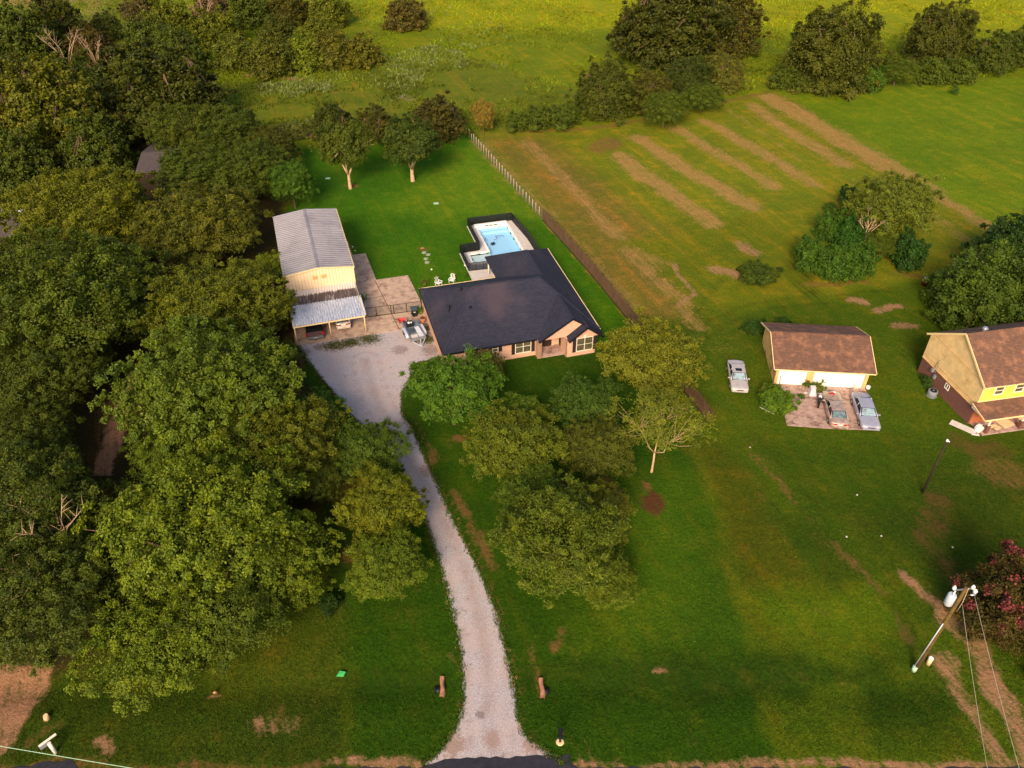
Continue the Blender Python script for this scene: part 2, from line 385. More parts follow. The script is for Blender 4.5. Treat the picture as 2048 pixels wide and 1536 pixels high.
BASE = [  # (outline in photo pixels, albedo, edge softness)
    ([(-700, -120), (2900, -120), (2900, 150), (1960, 150), (1560, 180), (1400, 205), (1010, 250), (600, 290), (480, 280), (420, 190), (200, 60), (-700, 100)], S(108, 122, 14), 3),
    ([(560, -120), (2900, -120), (2900, 60), (1500, 60), (900, 60), (760, 40)], S(136, 144, 14), 14),  # far band brightened: golden glow put into the grass colour
    ([(430, 170), (940, 120), (1240, 200), (1000, 255), (600, 285), (460, 270)], S(98, 110, 22), 6),
    ([(160, 0), (260, 0), (240, 200), (170, 120)], S(104, 116, 24), 3),
    ([(940, 262), (1140, 255), (1400, 215), (1540, 185), (1990, 462), (2300, 640), (2300, 660), (1850, 640), (1450, 660), (1400, 800), (1265, 650)], S(112, 118, 20), 2.5),
    ([(955, 278), (1090, 272), (1330, 470), (1400, 640), (1290, 655)], S(118, 106, 36), 7),
    ([(1200, 330), (1400, 240), (1560, 250), (1800, 370), (1600, 430), (1380, 420)], S(114, 122, 22), 6),
    ([(1250, 480), (1500, 430), (1700, 520), (1560, 650), (1400, 640)], S(102, 110, 16), 5),
    ([(1550, 178), (1960, 158), (2900, 120), (2900, 900), (2048, 505)], S(100, 122, 14), 2),
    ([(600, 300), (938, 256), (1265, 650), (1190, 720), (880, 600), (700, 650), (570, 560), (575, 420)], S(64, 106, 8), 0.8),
    ([(880, 330), (960, 290), (1090, 440), (1000, 440), (930, 430), (880, 440), (760, 420)], S(88, 120, 14), 6),
    ([(1265, 650), (1450, 620), (1850, 560), (2900, 560), (3200, 1560), (1560, 1560), (1480, 1250), (1390, 880)], S(74, 94, 10), 4),
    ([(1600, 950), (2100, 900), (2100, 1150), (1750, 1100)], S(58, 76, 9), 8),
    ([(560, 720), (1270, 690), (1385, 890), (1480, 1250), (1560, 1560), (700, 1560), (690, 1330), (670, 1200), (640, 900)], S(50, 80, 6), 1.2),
    ([(1240, 1000), (1380, 950), (1450, 1250), (1300, 1330), (1150, 1300)], S(70, 98, 10), 8),
    ([(1385, 880), (1440, 880), (1560, 1040), (1680, 1250), (1560, 1300), (1500, 1240), (1450, 1080)], S(76, 84, 10), 3),
    ([(1560, 1040), (1620, 1020), (1800, 1230), (1760, 1300), (1680, 1220)], S(58, 78, 8), 2.5),
    ([(1480, 1190), (1760, 1180), (1800, 1260), (1560, 1290)], S(84, 106, 10), 4),
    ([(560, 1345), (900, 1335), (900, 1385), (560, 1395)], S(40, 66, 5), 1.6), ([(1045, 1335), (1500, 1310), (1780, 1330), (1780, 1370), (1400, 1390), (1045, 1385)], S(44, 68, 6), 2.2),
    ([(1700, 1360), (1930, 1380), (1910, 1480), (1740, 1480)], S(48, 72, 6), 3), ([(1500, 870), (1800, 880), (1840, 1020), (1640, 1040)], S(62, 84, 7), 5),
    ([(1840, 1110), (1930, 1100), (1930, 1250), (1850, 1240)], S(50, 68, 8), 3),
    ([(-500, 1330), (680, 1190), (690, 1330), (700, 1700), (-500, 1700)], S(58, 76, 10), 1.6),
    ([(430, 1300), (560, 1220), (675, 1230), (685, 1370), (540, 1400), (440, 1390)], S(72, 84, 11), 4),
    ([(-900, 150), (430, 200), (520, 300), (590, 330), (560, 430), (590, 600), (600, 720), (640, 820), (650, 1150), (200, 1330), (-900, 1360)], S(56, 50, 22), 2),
    ([(-60, 415), (50, 410), (45, 445), (-60, 460)], S(56, 82, 10), 1),
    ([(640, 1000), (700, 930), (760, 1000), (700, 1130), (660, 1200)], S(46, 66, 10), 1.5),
]
BROWN, PINK, HAYC, LEAFL = S(128, 92, 54), S(176, 128, 98), S(168, 132, 78), S(104, 76, 40)
DIRT_SHADE = [  # kind, points (photo px), half width or softness, strength, albedo
    ('l', [(1052, 285), (1110, 340), (1165, 395), (1235, 475)], 1.0, .72, HAYC), ('l', [(1255, 500), (1310, 560), (1360, 600), (1385, 650)], .9, .68, HAYC),
    ('l', [(1238, 312), (1300, 360), (1360, 400), (1422, 446)], 1.3, .9, HAYC), ('l', [(1278, 276), (1350, 325), (1420, 365), (1500, 414)], 1.3, .9, HAYC),
    ('l', [(1352, 256), (1440, 310), (1510, 350), (1545, 372)], 1.1, .8, HAYC), ('l', [(1412, 242), (1490, 285), (1560, 325), (1625, 368)], 1.1, .85, HAYC),
    ('l', [(1505, 212), (1560, 250), (1620, 290), (1690, 330)], 1.3, .82, HAYC), ('l', [(1540, 195), (1620, 240), (1700, 290), (1790, 340), (1850, 380)], 1.9, .95, HAYC),
    ('l', [(1850, 378), (1940, 430), (1990, 462)], 1.0, .85, HAYC), ('l', [(1860, 430), (1950, 490)], 1.0, .5, HAYC), ('l', [(1450, 215), (1540, 275), (1600, 320)], .5, .5, HAYC),
    ('l', [(955, 285), (1060, 395), (1180, 520), (1285, 640)], 1.0, .62, HAYC), ('l', [(1220, 285), (1200, 295)], 1.8, .8, BROWN),
    ('l', [(1010, 262), (1130, 262), (1250, 248), (1400, 212), (1540, 185)], .6, .7, BROWN),
    ('l', [(1480, 490), (1510, 505)], .9, .75, PINK), ('l', [(1270, 505), (1310, 530)], 1.3, .6, HAYC), ('l', [(1435, 540), (1475, 548)], .9, .9, PINK),
    ('l', [(1345, 530), (1390, 590), (1350, 610)], .3, .8, PINK), ('l', [(1705, 600), (1735, 608)], .55, .85, PINK), ('l', [(1755, 622), (1800, 612)], .4, .9, PINK),
    ('l', [(1785, 648), (1830, 650)], .5, .8, PINK), ('l', [(1610, 568), (1740, 566)], .5, .7, BROWN), ('l', [(1790, 545), (1840, 552)], .5, .7, BROWN),
    ('l', [(1500, 905), (1545, 955), (1590, 1005)], .22, .75, BROWN), ('l', [(1670, 1090), (1705, 1130)], .35, .75, BROWN), ('l', [(1720, 1140), (1770, 1190)], .25, .7, BROWN),
    ('l', [(1800, 1155), (1870, 1215), (1930, 1260)], .35, .9, PINK), ('l', [(1790, 1240), (1815, 1280)], .35, .7, BROWN),
    ('l', [(1880, 1000), (1860, 1090)], 1.0, .62, LEAFL), ('l', [(1850, 1070), (1900, 1150), (1920, 1190)], .8, .6, LEAFL), ('l', [(1990, 940), (2060, 960)], 1.6, .6, BROWN),
    ('l', [(1915, 880), (1960, 905), (2000, 900)], .8, .75, LEAFL),
    ('l', [(1890, 1240), (1945, 1280), (1990, 1370), (2050, 1470), (2090, 1560)], .7, .85, PINK), ('l', [(1895, 1320), (1930, 1400), (1980, 1480), (2010, 1560)], .55, .75, PINK),
    ('p', [(-200, 1330), (100, 1330), (95, 1370), (60, 1440), (30, 1490), (-30, 1530), (-200, 1530)], .8, 1.0, PINK),
    ('l', [(862, 900), (872, 920)], .4, .8, BROWN), ('l', [(905, 985), (945, 1050), (985, 1135)], .35, .85, BROWN), ('l', [(1302, 1000), (1302, 1012)], .75, 1.0, S(96, 52, 38)),
    ('l', [(1285, 968), (1290, 975)], .4, .8, BROWN), ('l', [(1050, 975), (1110, 965)], 1.0, .85, BROWN), ('l', [(1205, 965), (1245, 1000)], .8, .8, BROWN),
    ('l', [(915, 872), (925, 875)], .5, .85, BROWN), ('l', [(1115, 1255), (1112, 1300)], .35, .8, BROWN), ('l', [(1055, 1275), (1060, 1330)], .2, .75, BROWN), ('l', [(700, 1110), (730, 1120)], .7, .85, BROWN),
    ('l', [(898, 1305), (900, 1320)], .2, .8, BROWN), ('l', [(1302, 1342), (1322, 1342)], .22, .9, PINK), ('l', [(1070, 1345), (1080, 1400)], .3, .55, BROWN),
    ('l', [(565, 1405), (560, 1450)], .25, .6, BROWN), ('l', [(200, 1490), (215, 1496)], .35, .8, PINK), ('l', [(60, 1480), (120, 1460)], .3, .6, BROWN), ('l', [(420, 1385), (440, 1387)], .15, .8, PINK),
    ('l', [(520, 1440), (580, 1455)], .5, .55, PINK), ('l', [(1165, 1500), (1260, 1525)], .5, .3, BROWN),
    ('p', [(270, 720), (300, 720), (262, 800), (250, 880), (222, 950), (180, 950), (205, 880), (222, 820)], .5, .92, PINK), ('p', [(180, 790), (250, 790), (240, 850), (190, 880)], 1.5, .6, BROWN),
    ('p', [(300, 520), (380, 510), (360, 580), (320, 585)], .8, .9, BROWN), ('p', [(270, 480), (290, 480), (300, 560), (280, 560)], .6, .7, S(90, 70, 50)),
    ('l', [(575, 640), (590, 700), (615, 725)], .8, .85, LEAFL), ('l', [(690, 985), (720, 960)], 1.0, .7, S(160, 126, 50)),
    ('l', [(500, 150), (560, 155), (600, 158)], .8, .95, PINK), ('l', [(430, 255), (470, 262), (560, 258), (600, 262)], 1.6, .62, BROWN), ('l', [(845, 497), (852, 498)], .5, .9, BROWN),
    ('l', [(1005, 225), (1012, 218)], 1.0, .8, BROWN), ('l', [(640, 185), (700, 180)], 1.0, .5, BROWN), ('l', [(805, 192), (825, 197)], .9, .75, S(160, 140, 110)), ('l', [(180, 0), (190, 40)], 3, .6, PINK),
    ('l', [(695, 372), (706, 372)], .5, .95, BROWN), ('l', [(600, 268), (625, 272)], .8, .9, PINK), ('l', [(20, 0), (60, 8)], 4, .8, PINK),
    ('l', [(640, 1535), (850, 1531)], .25, .8, PINK), ('l', [(1150, 1532), (2048, 1530)], .28, .8, PINK), ('l', [(-200, 1536), (640, 1536)], .3, .7, BROWN),
]
DIRT_SHADE += [('l', [(848, 1525), (880, 1500), (910, 1456), (924, 1400), (921, 1330), (911, 1270), (892, 1190), (874, 1120), (854, 1060)], .14, .55, BROWN), ('l', [(826, 830), (850, 880), (880, 985), (908, 1040), (940, 1100), (970, 1160), (995, 1220), (1011, 1280), (1026, 1340), (1037, 1400), (1042, 1440), (1056, 1473), (1090, 1500)], .16, .6, BROWN),
         ('l', [(1300, 705), (1420, 640), (1500, 606), (1650, 590), (1780, 585)], .3, .5, S(52, 72, 8)), ('l', [(1310, 725), (1440, 655), (1510, 622), (1650, 604)], .3, .5, S(52, 72, 8)), ('l', [(1440, 560), (1400, 620), (1330, 680)], .4, .5, S(60, 80, 8)), ('l', [(1520, 880), (1660, 1050), (1820, 1260), (1930, 1420)], .3, .45, S(44, 60, 8)), ('l', [(1470, 900), (1600, 1080), (1740, 1270)], .3, .4, S(44, 60, 8)),
         ('l', [(1600, 480), (1590, 540), (1620, 580)], 1.2, .6, S(48, 66, 8)), ('l', [(1840, 690), (1820, 720)], 1.2, .4, S(48, 66, 8)), ('l', [(700, 200), (860, 190), (960, 210)], 2.0, .4, S(56, 72, 14)), ('l', [(1140, 60), (1230, 110), (1220, 130)], 2.5, .45, S(60, 78, 12)), ('l', [(1500, 80), (1560, 130)], 3, .5, S(60, 78, 12)),  # first mark: shade left of the thicket, painted into the grass
         ('l', [(630, 745), (664, 785), (690, 824), (720, 852)], .14, .55, BROWN), ('l', [(1500, 880), (1640, 1060), (1800, 1270), (1900, 1400)], .5, .28, BROWN), ('l', [(1440, 880), (1560, 1060), (1680, 1260)], .4, .2, BROWN), ('l', [(1300, 600), (1450, 700), (1560, 640)], 1.2, .2, HAYC)]
BASE = [(gp(p), c, s_) for p, c, s_ in BASE]; DIRT_SHADE = [(k, gp(p), w_, a, c) for k, p, w_, a, c in DIRT_SHADE]
def paint(X, Y):
    base = np.zeros(X.shape + (3,)); base[:] = S(98, 112, 14)[:3]
    jx = (vnoise(X, Y, 2.2) - .5) * 1.6 + (vnoise(X, Y, .7) - .5) * .5; jy = (vnoise(X + 50, Y, 2.2) - .5) * 1.6 + (vnoise(X + 90, Y, .7) - .5) * .5
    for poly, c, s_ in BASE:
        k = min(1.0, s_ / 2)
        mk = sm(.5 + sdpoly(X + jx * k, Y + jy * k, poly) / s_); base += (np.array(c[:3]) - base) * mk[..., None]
    dirt = np.zeros(X.shape); d2 = np.zeros(X.shape + (3,)); d2[:] = BROWN[:3]  # dirt mask, with the thicket's painted shade in it
    for k, pts, w_, a, c in DIRT_SHADE:
        if k == 'l':
            d = sdline(X + jx * .5, Y + jy * .5, pts); mk = a * .98 * sm(1.3 - d / (w_ * 1.65))
        else: mk = a * sm(.5 + sdpoly(X + jx * .5, Y + jy * .5, pts) / w_)
        up = mk > dirt; dirt = np.maximum(dirt, mk); d2[up] = c[:3]
    return base, dirt, d2
dx0, dy0 = G(985, 1375)
def gz(X, Y):
    """roadside ditch, flat where the drive crosses it"""
    yd = 29.75 - 0.004 * X
    z = -0.26 * np.exp(-((Y - yd) / 1.5) ** 2)
    cross = sm((np.abs(X + 1.1) - 2.1) / 1.0); cross2 = sm((np.abs(X - 38) - 6) / 4)
    return z * cross * np.where(X > 20, sm((31 - X) / 6), 1.0)

POOL = (22.0, 25.95, 84.2, 93.8); LEDGE = (19.3, 22.0, 85.0, 87.4)
def build_ground():
    def axis(lo, hi, step, far, k=1.22):
        a = list(np.arange(lo, hi + 1e-6, step)); s_ = step
        while a[-1] < far: s_ *= k; a.append(a[-1] + s_)
        s_ = step
        while a[0] > -far: s_ *= k; a.insert(0, a[0] - s_)
        return np.array(a)
    xs = axis(-75, 75, .42, 3000); 
    ys = [16.0]
    while ys[-1] < 240: ys.append(ys[-1] + max(.36, .0042 * ys[-1]))
    ys = np.array(ys)
    ex = [ys[-1]]; s_ = 1.2
    while ex[-1] < 3500: s_ *= 1.25; ex.append(ex[-1] + s_)
    pre = [16.0]; s_ = .5
    while pre[0] > -1500: s_ *= 1.3; pre.insert(0, pre[0] - s_)
    ys = np.concatenate([pre[:-1], ys, ex[1:]])
    X, Y = np.meshgrid(xs, ys); nx, ny = len(xs), len(ys)
    base, dirt, d2 = paint(X, Y); Z = gz(X, Y)
    co = np.stack([X, Y, Z], -1).reshape(-1, 3) * K
    i = np.arange(nx * ny).reshape(ny, nx); q = np.stack([i[:-1, :-1], i[:-1, 1:], i[1:, 1:], i[1:, :-1]], -1).reshape(-1, 4)
    cxy = co[q].mean(1)[:, :2] / K; cu, cv = UVf(cxy[:, 0], cxy[:, 1])
    hole = ((cu > POOL[0] - .05) & (cu < POOL[1] + .05) & (cv > POOL[2]) & (cv < POOL[3] + .05)) | ((cu > LEDGE[0]) & (cu < LEDGE[1]) & (cv > LEDGE[2]) & (cv < LEDGE[3]))
    q = q[~hole]
    me = bpy.data.meshes.new('ground'); me.vertices.add(len(co)); me.vertices.foreach_set('co', co.ravel())
    me.loops.add(q.size); me.loops.foreach_set('vertex_index', q.ravel().astype(np.int32))
    me.polygons.add(len(q)); me.polygons.foreach_set('loop_start', np.arange(0, q.size, 4, dtype=np.int32)); me.polygons.foreach_set('loop_total', np.full(len(q), 4, np.int32))
    me.update(calc_edges=True); me.polygons.foreach_set('use_smooth', np.ones(len(q), bool))
    for nm, arr in (('base', base), ('dirt_shade_c', d2)):
        a = me.attributes.new(nm, 'FLOAT_COLOR', 'POINT'); a.data.foreach_set('color', np.concatenate([arr.reshape(-1, 3), np.ones((nx * ny, 1))], 1).ravel())
    a = me.attributes.new('dirt', 'FLOAT', 'POINT'); a.data.foreach_set('value', dirt.ravel())
    m, n, l, p = newmat('ground_grass')
    def att(nm): x = n.new('ShaderNodeAttribute'); x.attribute_name = nm; return x.outputs
    v = geo(n); fine = nnoise(n, l, v, 3.2, 6, 0.75); mid = nnoise(n, l, v, 0.55, 5, 0.65); big = nnoise(n, l, v, 0.09, 4, 0.6); vf = nnoise(n, l, v, 9.0, 4, 0.8)
    b = att('base')['Color']
    def mul(x, k): return nmix(n, l, 1.0, x, (*k, 1), 'MULTIPLY')
    c = nmix(n, l, nramp(n, l, fine, 0.3, 0.7), mul(b, (.68, .72, .78)), mul(b, (1.28, 1.24, 1.15)))
    c = nmix(n, l, nramp(n, l, vf, .35, .7, 0, .6), c, mul(c, (.5, .55, .6)))
    c = nmix(n, l, nramp(n, l, mid, .45, .7, 0, .8), c, mul(c, (1.6, 1.16, 1.3)))
    m2 = nnoise(n, l, v, 0.22, 6, 0.7); c = nmix(n, l, nramp(n, l, m2, .5, .72, 0, .7), c, mul(c, (1.75, 1.15, 1.4)))
    m3 = nnoise(n, l, v, 1.6, 3, 0.6); c = nmix(n, l, nramp(n, l, m3, .55, .75, 0, .5), c, mul(c, (.6, .68, .8)))
    c = nmix(n, l, nramp(n, l, big, .4, .65, 0, .65), c, mul(c, (.68, .8, .9)))
    mp = n.new('ShaderNodeMapping'); mp.inputs['Rotation'].default_value = (0, 0, math.radians(69)); l.new(v, mp.inputs['Vector'])
    m4 = n.new('ShaderNodeMapping'); m4.inputs['Scale'].default_value = (.07, 1.0, 1); l.new(mp.outputs[0], m4.inputs['Vector'])
    st1 = nnoise(n, l, m4.outputs[0], 0.55, 4, .65); st2 = nnoise(n, l, m4.outputs[0], 2.2, 3, .6)
    c = nmix(n, l, nramp(n, l, st1, .48, .66, 0, .75), c, mul(c, (1.55, 1.12, 1.25)))
    c = nmix(n, l, nramp(n, l, st2, .5, .7, 0, .5), c, mul(c, (.62, .72, .8)))
    dn = nmath(n, l, 'ADD', nmath(n, l, 'MULTIPLY', fine, .9), nmath(n, l, 'MULTIPLY', mid, .7)); dn = nmath(n, l, 'ADD', dn, nmath(n, l, 'ADD', nmath(n, l, 'MULTIPLY', m3, .1), nmath(n, l, 'MULTIPLY', st2, .75)))
    s_ = nmath(n, l, 'ADD', att('dirt')['Fac'], nmath(n, l, 'MULTIPLY', nmath(n, l, 'SUBTRACT', dn, 1.23), 1.7))
    dc = nmix(n, l, nramp(n, l, vf, .3, .7), mul(att('dirt_shade_c')['Color'], (.55, .55, .52)), mul(att('dirt_shade_c')['Color'], (1.12, 1.1, 1.05)))
    c = nmix(n, l, nramp(n, l, s_, .2, 1.1, 0, .92), c, dc)
    l.new(c, p.inputs['Base Color']); p.inputs['Roughness'].default_value = 0.95; p.inputs['Specular IOR Level'].default_value = 0.08
    bm_ = nmath(n, l, 'ADD', nmath(n, l, 'MULTIPLY', fine, .6), nmath(n, l, 'MULTIPLY', mid, 1.0)); nbump(n, l, bm_, p, 0.9, 0.25)
    me.materials.append(m); o = bpy.data.objects.new('ground', me); COL.objects.link(o); struct(o)
build_ground()

def blades(name, X, Y, Hh, Wd, col, cnt, label, cat, lean=.5):
    """tufts of upright blades: one stuff mesh"""
    n = len(X); a = rng.random((n, cnt)) * 6.283; off = rng.random((n, cnt, 2)) - .5
    bx = X[:, None] + off[..., 0] * Wd[:, None] * 3; by = Y[:, None] + off[..., 1] * Wd[:, None] * 3; bz = gz(bx, by)
    h = Hh[:, None] * (.6 + .8 * rng.random((n, cnt))); wd = Wd[:, None] * .5
    dx, dy = np.cos(a), np.sin(a); lx = (rng.random((n, cnt)) - .5) * lean * h * 2; ly = (rng.random((n, cnt)) - .5) * lean * h * 2
    v = np.stack([np.stack([bx - dx * wd, by - dy * wd, bz], -1), np.stack([bx + dx * wd, by + dy * wd, bz], -1), np.stack([bx + lx, by + ly, bz + h], -1)], 2).reshape(-1, 3) * K
    nf = n * cnt; me = bpy.data.meshes.new(name); me.vertices.add(nf * 3); me.vertices.foreach_set('co', v.ravel())
    me.loops.add(nf * 3); me.loops.foreach_set('vertex_index', np.arange(nf * 3, dtype=np.int32)); me.polygons.add(nf)
    me.polygons.foreach_set('loop_start', np.arange(0, nf * 3, 3, dtype=np.int32)); me.polygons.foreach_set('loop_total', np.full(nf, 3, np.int32)); me.update(calc_edges=True)
    c = np.repeat(np.repeat(col[:, None, :] * (.6 + .8 * rng.random((n, cnt, 1))), 3, 1).reshape(-1, 3), 1, 0)
    at = me.attributes.new('col', 'FLOAT_COLOR', 'POINT'); at.data.foreach_set('color', np.concatenate([c, np.ones((len(c), 1))], 1).ravel().astype(np.float32))
    me.materials.append(M['grass_blades']); o = bpy.data.objects.new(name, me); COL.objects.link(o)
    if label: o['label'] = label
    o['category'] = cat; o['kind'] = 'stuff'; return o

# ------------------------------------------------------------ drive, road, pads
def ragged(pts, amp, step=.35, closed=True):
    out = []; n = len(pts)
    for i in range(n):
        a = Vector(pts[i]); b = Vector(pts[(i + 1) % n]); L = (b - a).length; k = max(1, int(L / step))
        for j in range(k):
            p = a.lerp(b, j / k); out.append((p.x + (vnoise(p.x, p.y, .5) - .5) * amp * 2 + random.uniform(-.3, .3) * amp, p.y + (vnoise(p.x + 40, p.y, .5) - .5) * amp * 2 + random.uniform(-.3, .3) * amp))
    return out
def sheet(name, pts, z, m):
    from mathutils.geometry import tessellate_polygon
    vs = [(x, y, z) for x, y in pts]
    tris = tessellate_polygon([[Vector(v) for v in vs]])
    mb = MB(); mb.add(vs, [tuple(t) for t in tris]); o = mb.build(name, m)
    me = o.data
    if me.polygons and me.polygons[0].normal.z < 0: me.flip_normals()
    return struct(o)
STAINS = [(x_, y_, r_, S(*c_)) for x_, y_, r_, c_ in [(670, 690, 1.6, (86, 76, 50)), (700, 684, 1.3, (84, 76, 48)), (735, 676, 1.8, (80, 78, 40)), (640, 694, 1.0, (110, 84, 74)), (850, 672, 1.7, (90, 74, 54)), (862, 700, 1.5, (104, 84, 74)),
          (862, 650, 1.2, (76, 80, 40)), (800, 700, 1.2, (130, 104, 96)), (960, 1430, .45, (104, 84, 74)), (985, 1478, .8, (156, 124, 108)), (905, 1490, 1.2, (136, 100, 76)), (1065, 1490, 1.0, (150, 112, 92)), (860, 940, 1.2, (140, 108, 92)), (890, 1010, 1.0, (160, 132, 120)), (610, 705, 1.0, (110, 84, 60))]]
def gravelmat():
    m, n, l, p = newmat('gravel')
    v = geo(n); a = nnoise(n, l, v, 9, 4, .8); b = nnoise(n, l, v, 1.1, 6, .7); c = nnoise(n, l, v, .35, 4, .6); d = nnoise(n, l, v, 3.0, 6, .75)
    col = nmix(n, l, nramp(n, l, a, .3, .7), S(140, 128, 130), S(206, 198, 200))
    col = nmix(n, l, nramp(n, l, c, .35, .65, 0, .5), col, S(192, 166, 156))
    col = nmix(n, l, nramp(n, l, b, .57, .72, 0, .75), col, S(124, 98, 88))
    col = nmix(n, l, nramp(n, l, d, .62, .74, 0, .8), col, S(98, 80, 76))
    tk = n.new('ShaderNodeAttribute'); tk.attribute_name = 'track'
    col = nmix(n, l, nmath(n, l, 'MULTIPLY', tk.outputs['Fac'], nramp(n, l, d, .3, .6, .2, .75)), col, S(152, 130, 122))
    for (qx, qy, rr, cc) in STAINS:
        gx0, gy0 = G(qx, qy); vm = n.new('ShaderNodeVectorMath'); vm.operation = 'DISTANCE'; l.new(v, vm.inputs[0]); vm.inputs[1].default_value = (gx0 * K, gy0 * K, .012)
        t = nmath(n, l, 'ADD', nmath(n, l, 'DIVIDE', vm.outputs['Value'], rr), nmath(n, l, 'MULTIPLY', nmath(n, l, 'SUBTRACT', d, .5), 3.2))
        col = nmix(n, l, nramp(n, l, t, 1.0, .5, 0, .6), col, cc)
    vo = n.new('ShaderNodeTexVoronoi'); vo.inputs['Scale'].default_value = 5; l.new(v, vo.inputs['Vector'])
    col = nmix(n, l, nramp(n, l, vo.outputs['Distance'], .0, .5, .12, 0), col, S(110, 100, 104))
    l.new(col, p.inputs['Base Color']); p.inputs['Roughness'].default_value = .95; p.inputs['Specular IOR Level'].default_value = .1
    nbump(n, l, a, p, .7, .06); return m
M['gravel'] = gravelmat()
DRIVE = [(846, 1531), (880, 1503), (912, 1455), (927, 1400), (924, 1330), (914, 1270), (895, 1190), (877, 1120), (857, 1060), (838, 1008), (800, 945), (765, 885), (722, 850), (692, 824), (666, 785), (632, 745), (608, 712), (594, 688),
         (664, 676), (732, 664), (800, 650), (845, 606), (893, 714), (825, 729), (826, 752), (804, 785), (806, 830), (830, 866), (852, 920), (880, 982), (907, 1040), (938, 1100), (968, 1160), (992, 1220), (1008, 1280), (1022, 1340), (1033, 1400), (1038, 1440), (1053, 1473), (1085, 1498), (1130, 1531)]
def drive_mesh():
    # fine grid clipped to the drive outline so the worn crown between the wheels can be stored per vertex
    out = ragged(gp(DRIVE), .08, .15); P_ = np.array(out); st = .22
    xs = np.arange(P_[:, 0].min(), P_[:, 0].max(), st); ys = np.arange(P_[:, 1].min(), P_[:, 1].max(), st); X, Y = np.meshgrid(xs, ys)
    o = sheet('gravel_driveway', out, .012, M['gravel']); import bmesh
    bm = bmesh.new(); bm.from_mesh(o.data)
    for ax, vals in ((0, np.arange(P_[:, 0].min() + st, P_[:, 0].max(), .45)), (1, np.arange(P_[:, 1].min() + st, P_[:, 1].max(), .45))):
        for q in vals:
            no = (1, 0, 0) if ax == 0 else (0, 1, 0); co = (q * K, 0, 0) if ax == 0 else (0, q * K, 0)
            bmesh.ops.bisect_plane(bm, geom=bm.verts[:] + bm.edges[:] + bm.faces[:], plane_co=co, plane_no=no)
    bm.to_mesh(o.data); bm.free(); me = o.data
    co = np.zeros(len(me.vertices) * 3); me.vertices.foreach_get('co', co); co = co.reshape(-1, 3) / K
    mid = gp([(990, 1500), (975, 1440), (978, 1380), (970, 1300), (955, 1220), (932, 1140), (898, 1060), (868, 1000), (830, 930), (795, 870), (760, 815), (740, 760), (730, 720)])
    dd = sdline(co[:, 0], co[:, 1], mid); t = np.exp(-(dd / .42) ** 2) * .8 + np.exp(-((dd - 1.35) / .16) ** 2) * .6
    a = me.attributes.new('track', 'FLOAT', 'POINT'); a.data.foreach_set('value', (t * (.5 + vnoise(co[:, 0], co[:, 1], .9))).astype(np.float32))
drive_mesh()
M['asphalt'] = mat('asphalt', S(46, 44, 52), .85, .3, 2.0, c2=S(78, 68, 66), patch=(.62, .8), bump=.3)
ROADF = ragged([(-400, 24.42), (-60, 24.42), (-33, 24.35), (-5.0, 24.45)], .06, 1.0)[:-0 or None]
rd = [(-400, 24.2), (-60, 24.2), (-34, 24.2)] + gp([(60, 1534), (75, 1526), (110, 1524), (140, 1518), (152, 1530), (158, 1539), (600, 1541), (845, 1534), (870, 1526), (905, 1517), (980, 1516), (1085, 1511), (1140, 1508), (1143, 1528), (1160, 1537), (1600, 1537), (2048, 1536)]) + [(60, 24.2), (400, 24.2), (400, 17.6), (-400, 17.6)]
rp = []
for i, q in enumerate(rd):
    nx_ = rd[(i + 1) % len(rd)]
    rp.append(q)
    L = math.hypot(nx_[0] - q[0], nx_[1] - q[1])
    if L < 45 and max(abs(q[0]), abs(nx_[0])) < 61:
        k = int(L / .4)
        for j in range(1, k):
            t = j / k; x, y = q[0] + (nx_[0] - q[0]) * t, q[1] + (nx_[1] - q[1]) * t
            rp.append((x + random.uniform(-.05, .05), y + random.uniform(-.06, .06) + (vnoise(x, y, .8) - .5) * .2))
sheet('asphalt_road', rp, .02, M['asphalt'])

def pad(name, pts, m, h=.07):
    mb = MB(); mb.prism(pts, -.1, h); return struct(mb.build(name, m))
SA = YA + math.radians(1.4)
pad('concrete_apron', [XY(*q) for q in [(-3.2, 73.3), (8.4, 73.2), (11.3, 75.4), (11.3, 78.9), (10.93, 84.47), (7.08, 84.48), (6.74, 91.3), (5.07, 91.35), (4.95, 95.2), (3.2, 95.2), (3.2, 84), (-3.2, 84)]], M['concrete'])
mb = MB()   # dark joints in the apron: strips standing 3 mm proud
for a, b in [((8.0, 73.3), (6.9, 84.4)), ((4.9, 76.6), (11.2, 76.5)), ((4.4, 80.4), (7.2, 80.6)), ((4.6, 86.2), (6.9, 86.2)), ((.6, 73.4), (.7, 80))]:
    A_, B_ = Vector(XY(*a)), Vector(XY(*b)); d = (B_ - A_).normalized(); n_ = Vector((-d.y, d.x)) * .035
    mb.prism([tuple(A_ + n_), tuple(A_ - n_), tuple(B_ - n_), tuple(B_ + n_)], 0, .075)
struct(mb.build('pavement_joints', M['earth_dark']))
NG0 = Vector((26.3, 63.1)); NGA = math.radians(-5.0)
def NG(x, y): return (NG0.x + x * math.cos(NGA) - y * math.sin(NGA), NG0.y + x * math.sin(NGA) + y * math.cos(NGA))
pad('concrete_pad', [(25.95, 56.75), (29.75, 56.3), (33.4, 56.1), (35.0, 58), NG(9.0, -.02), NG(.3, -.02)], M['concrete_pink'], .05)

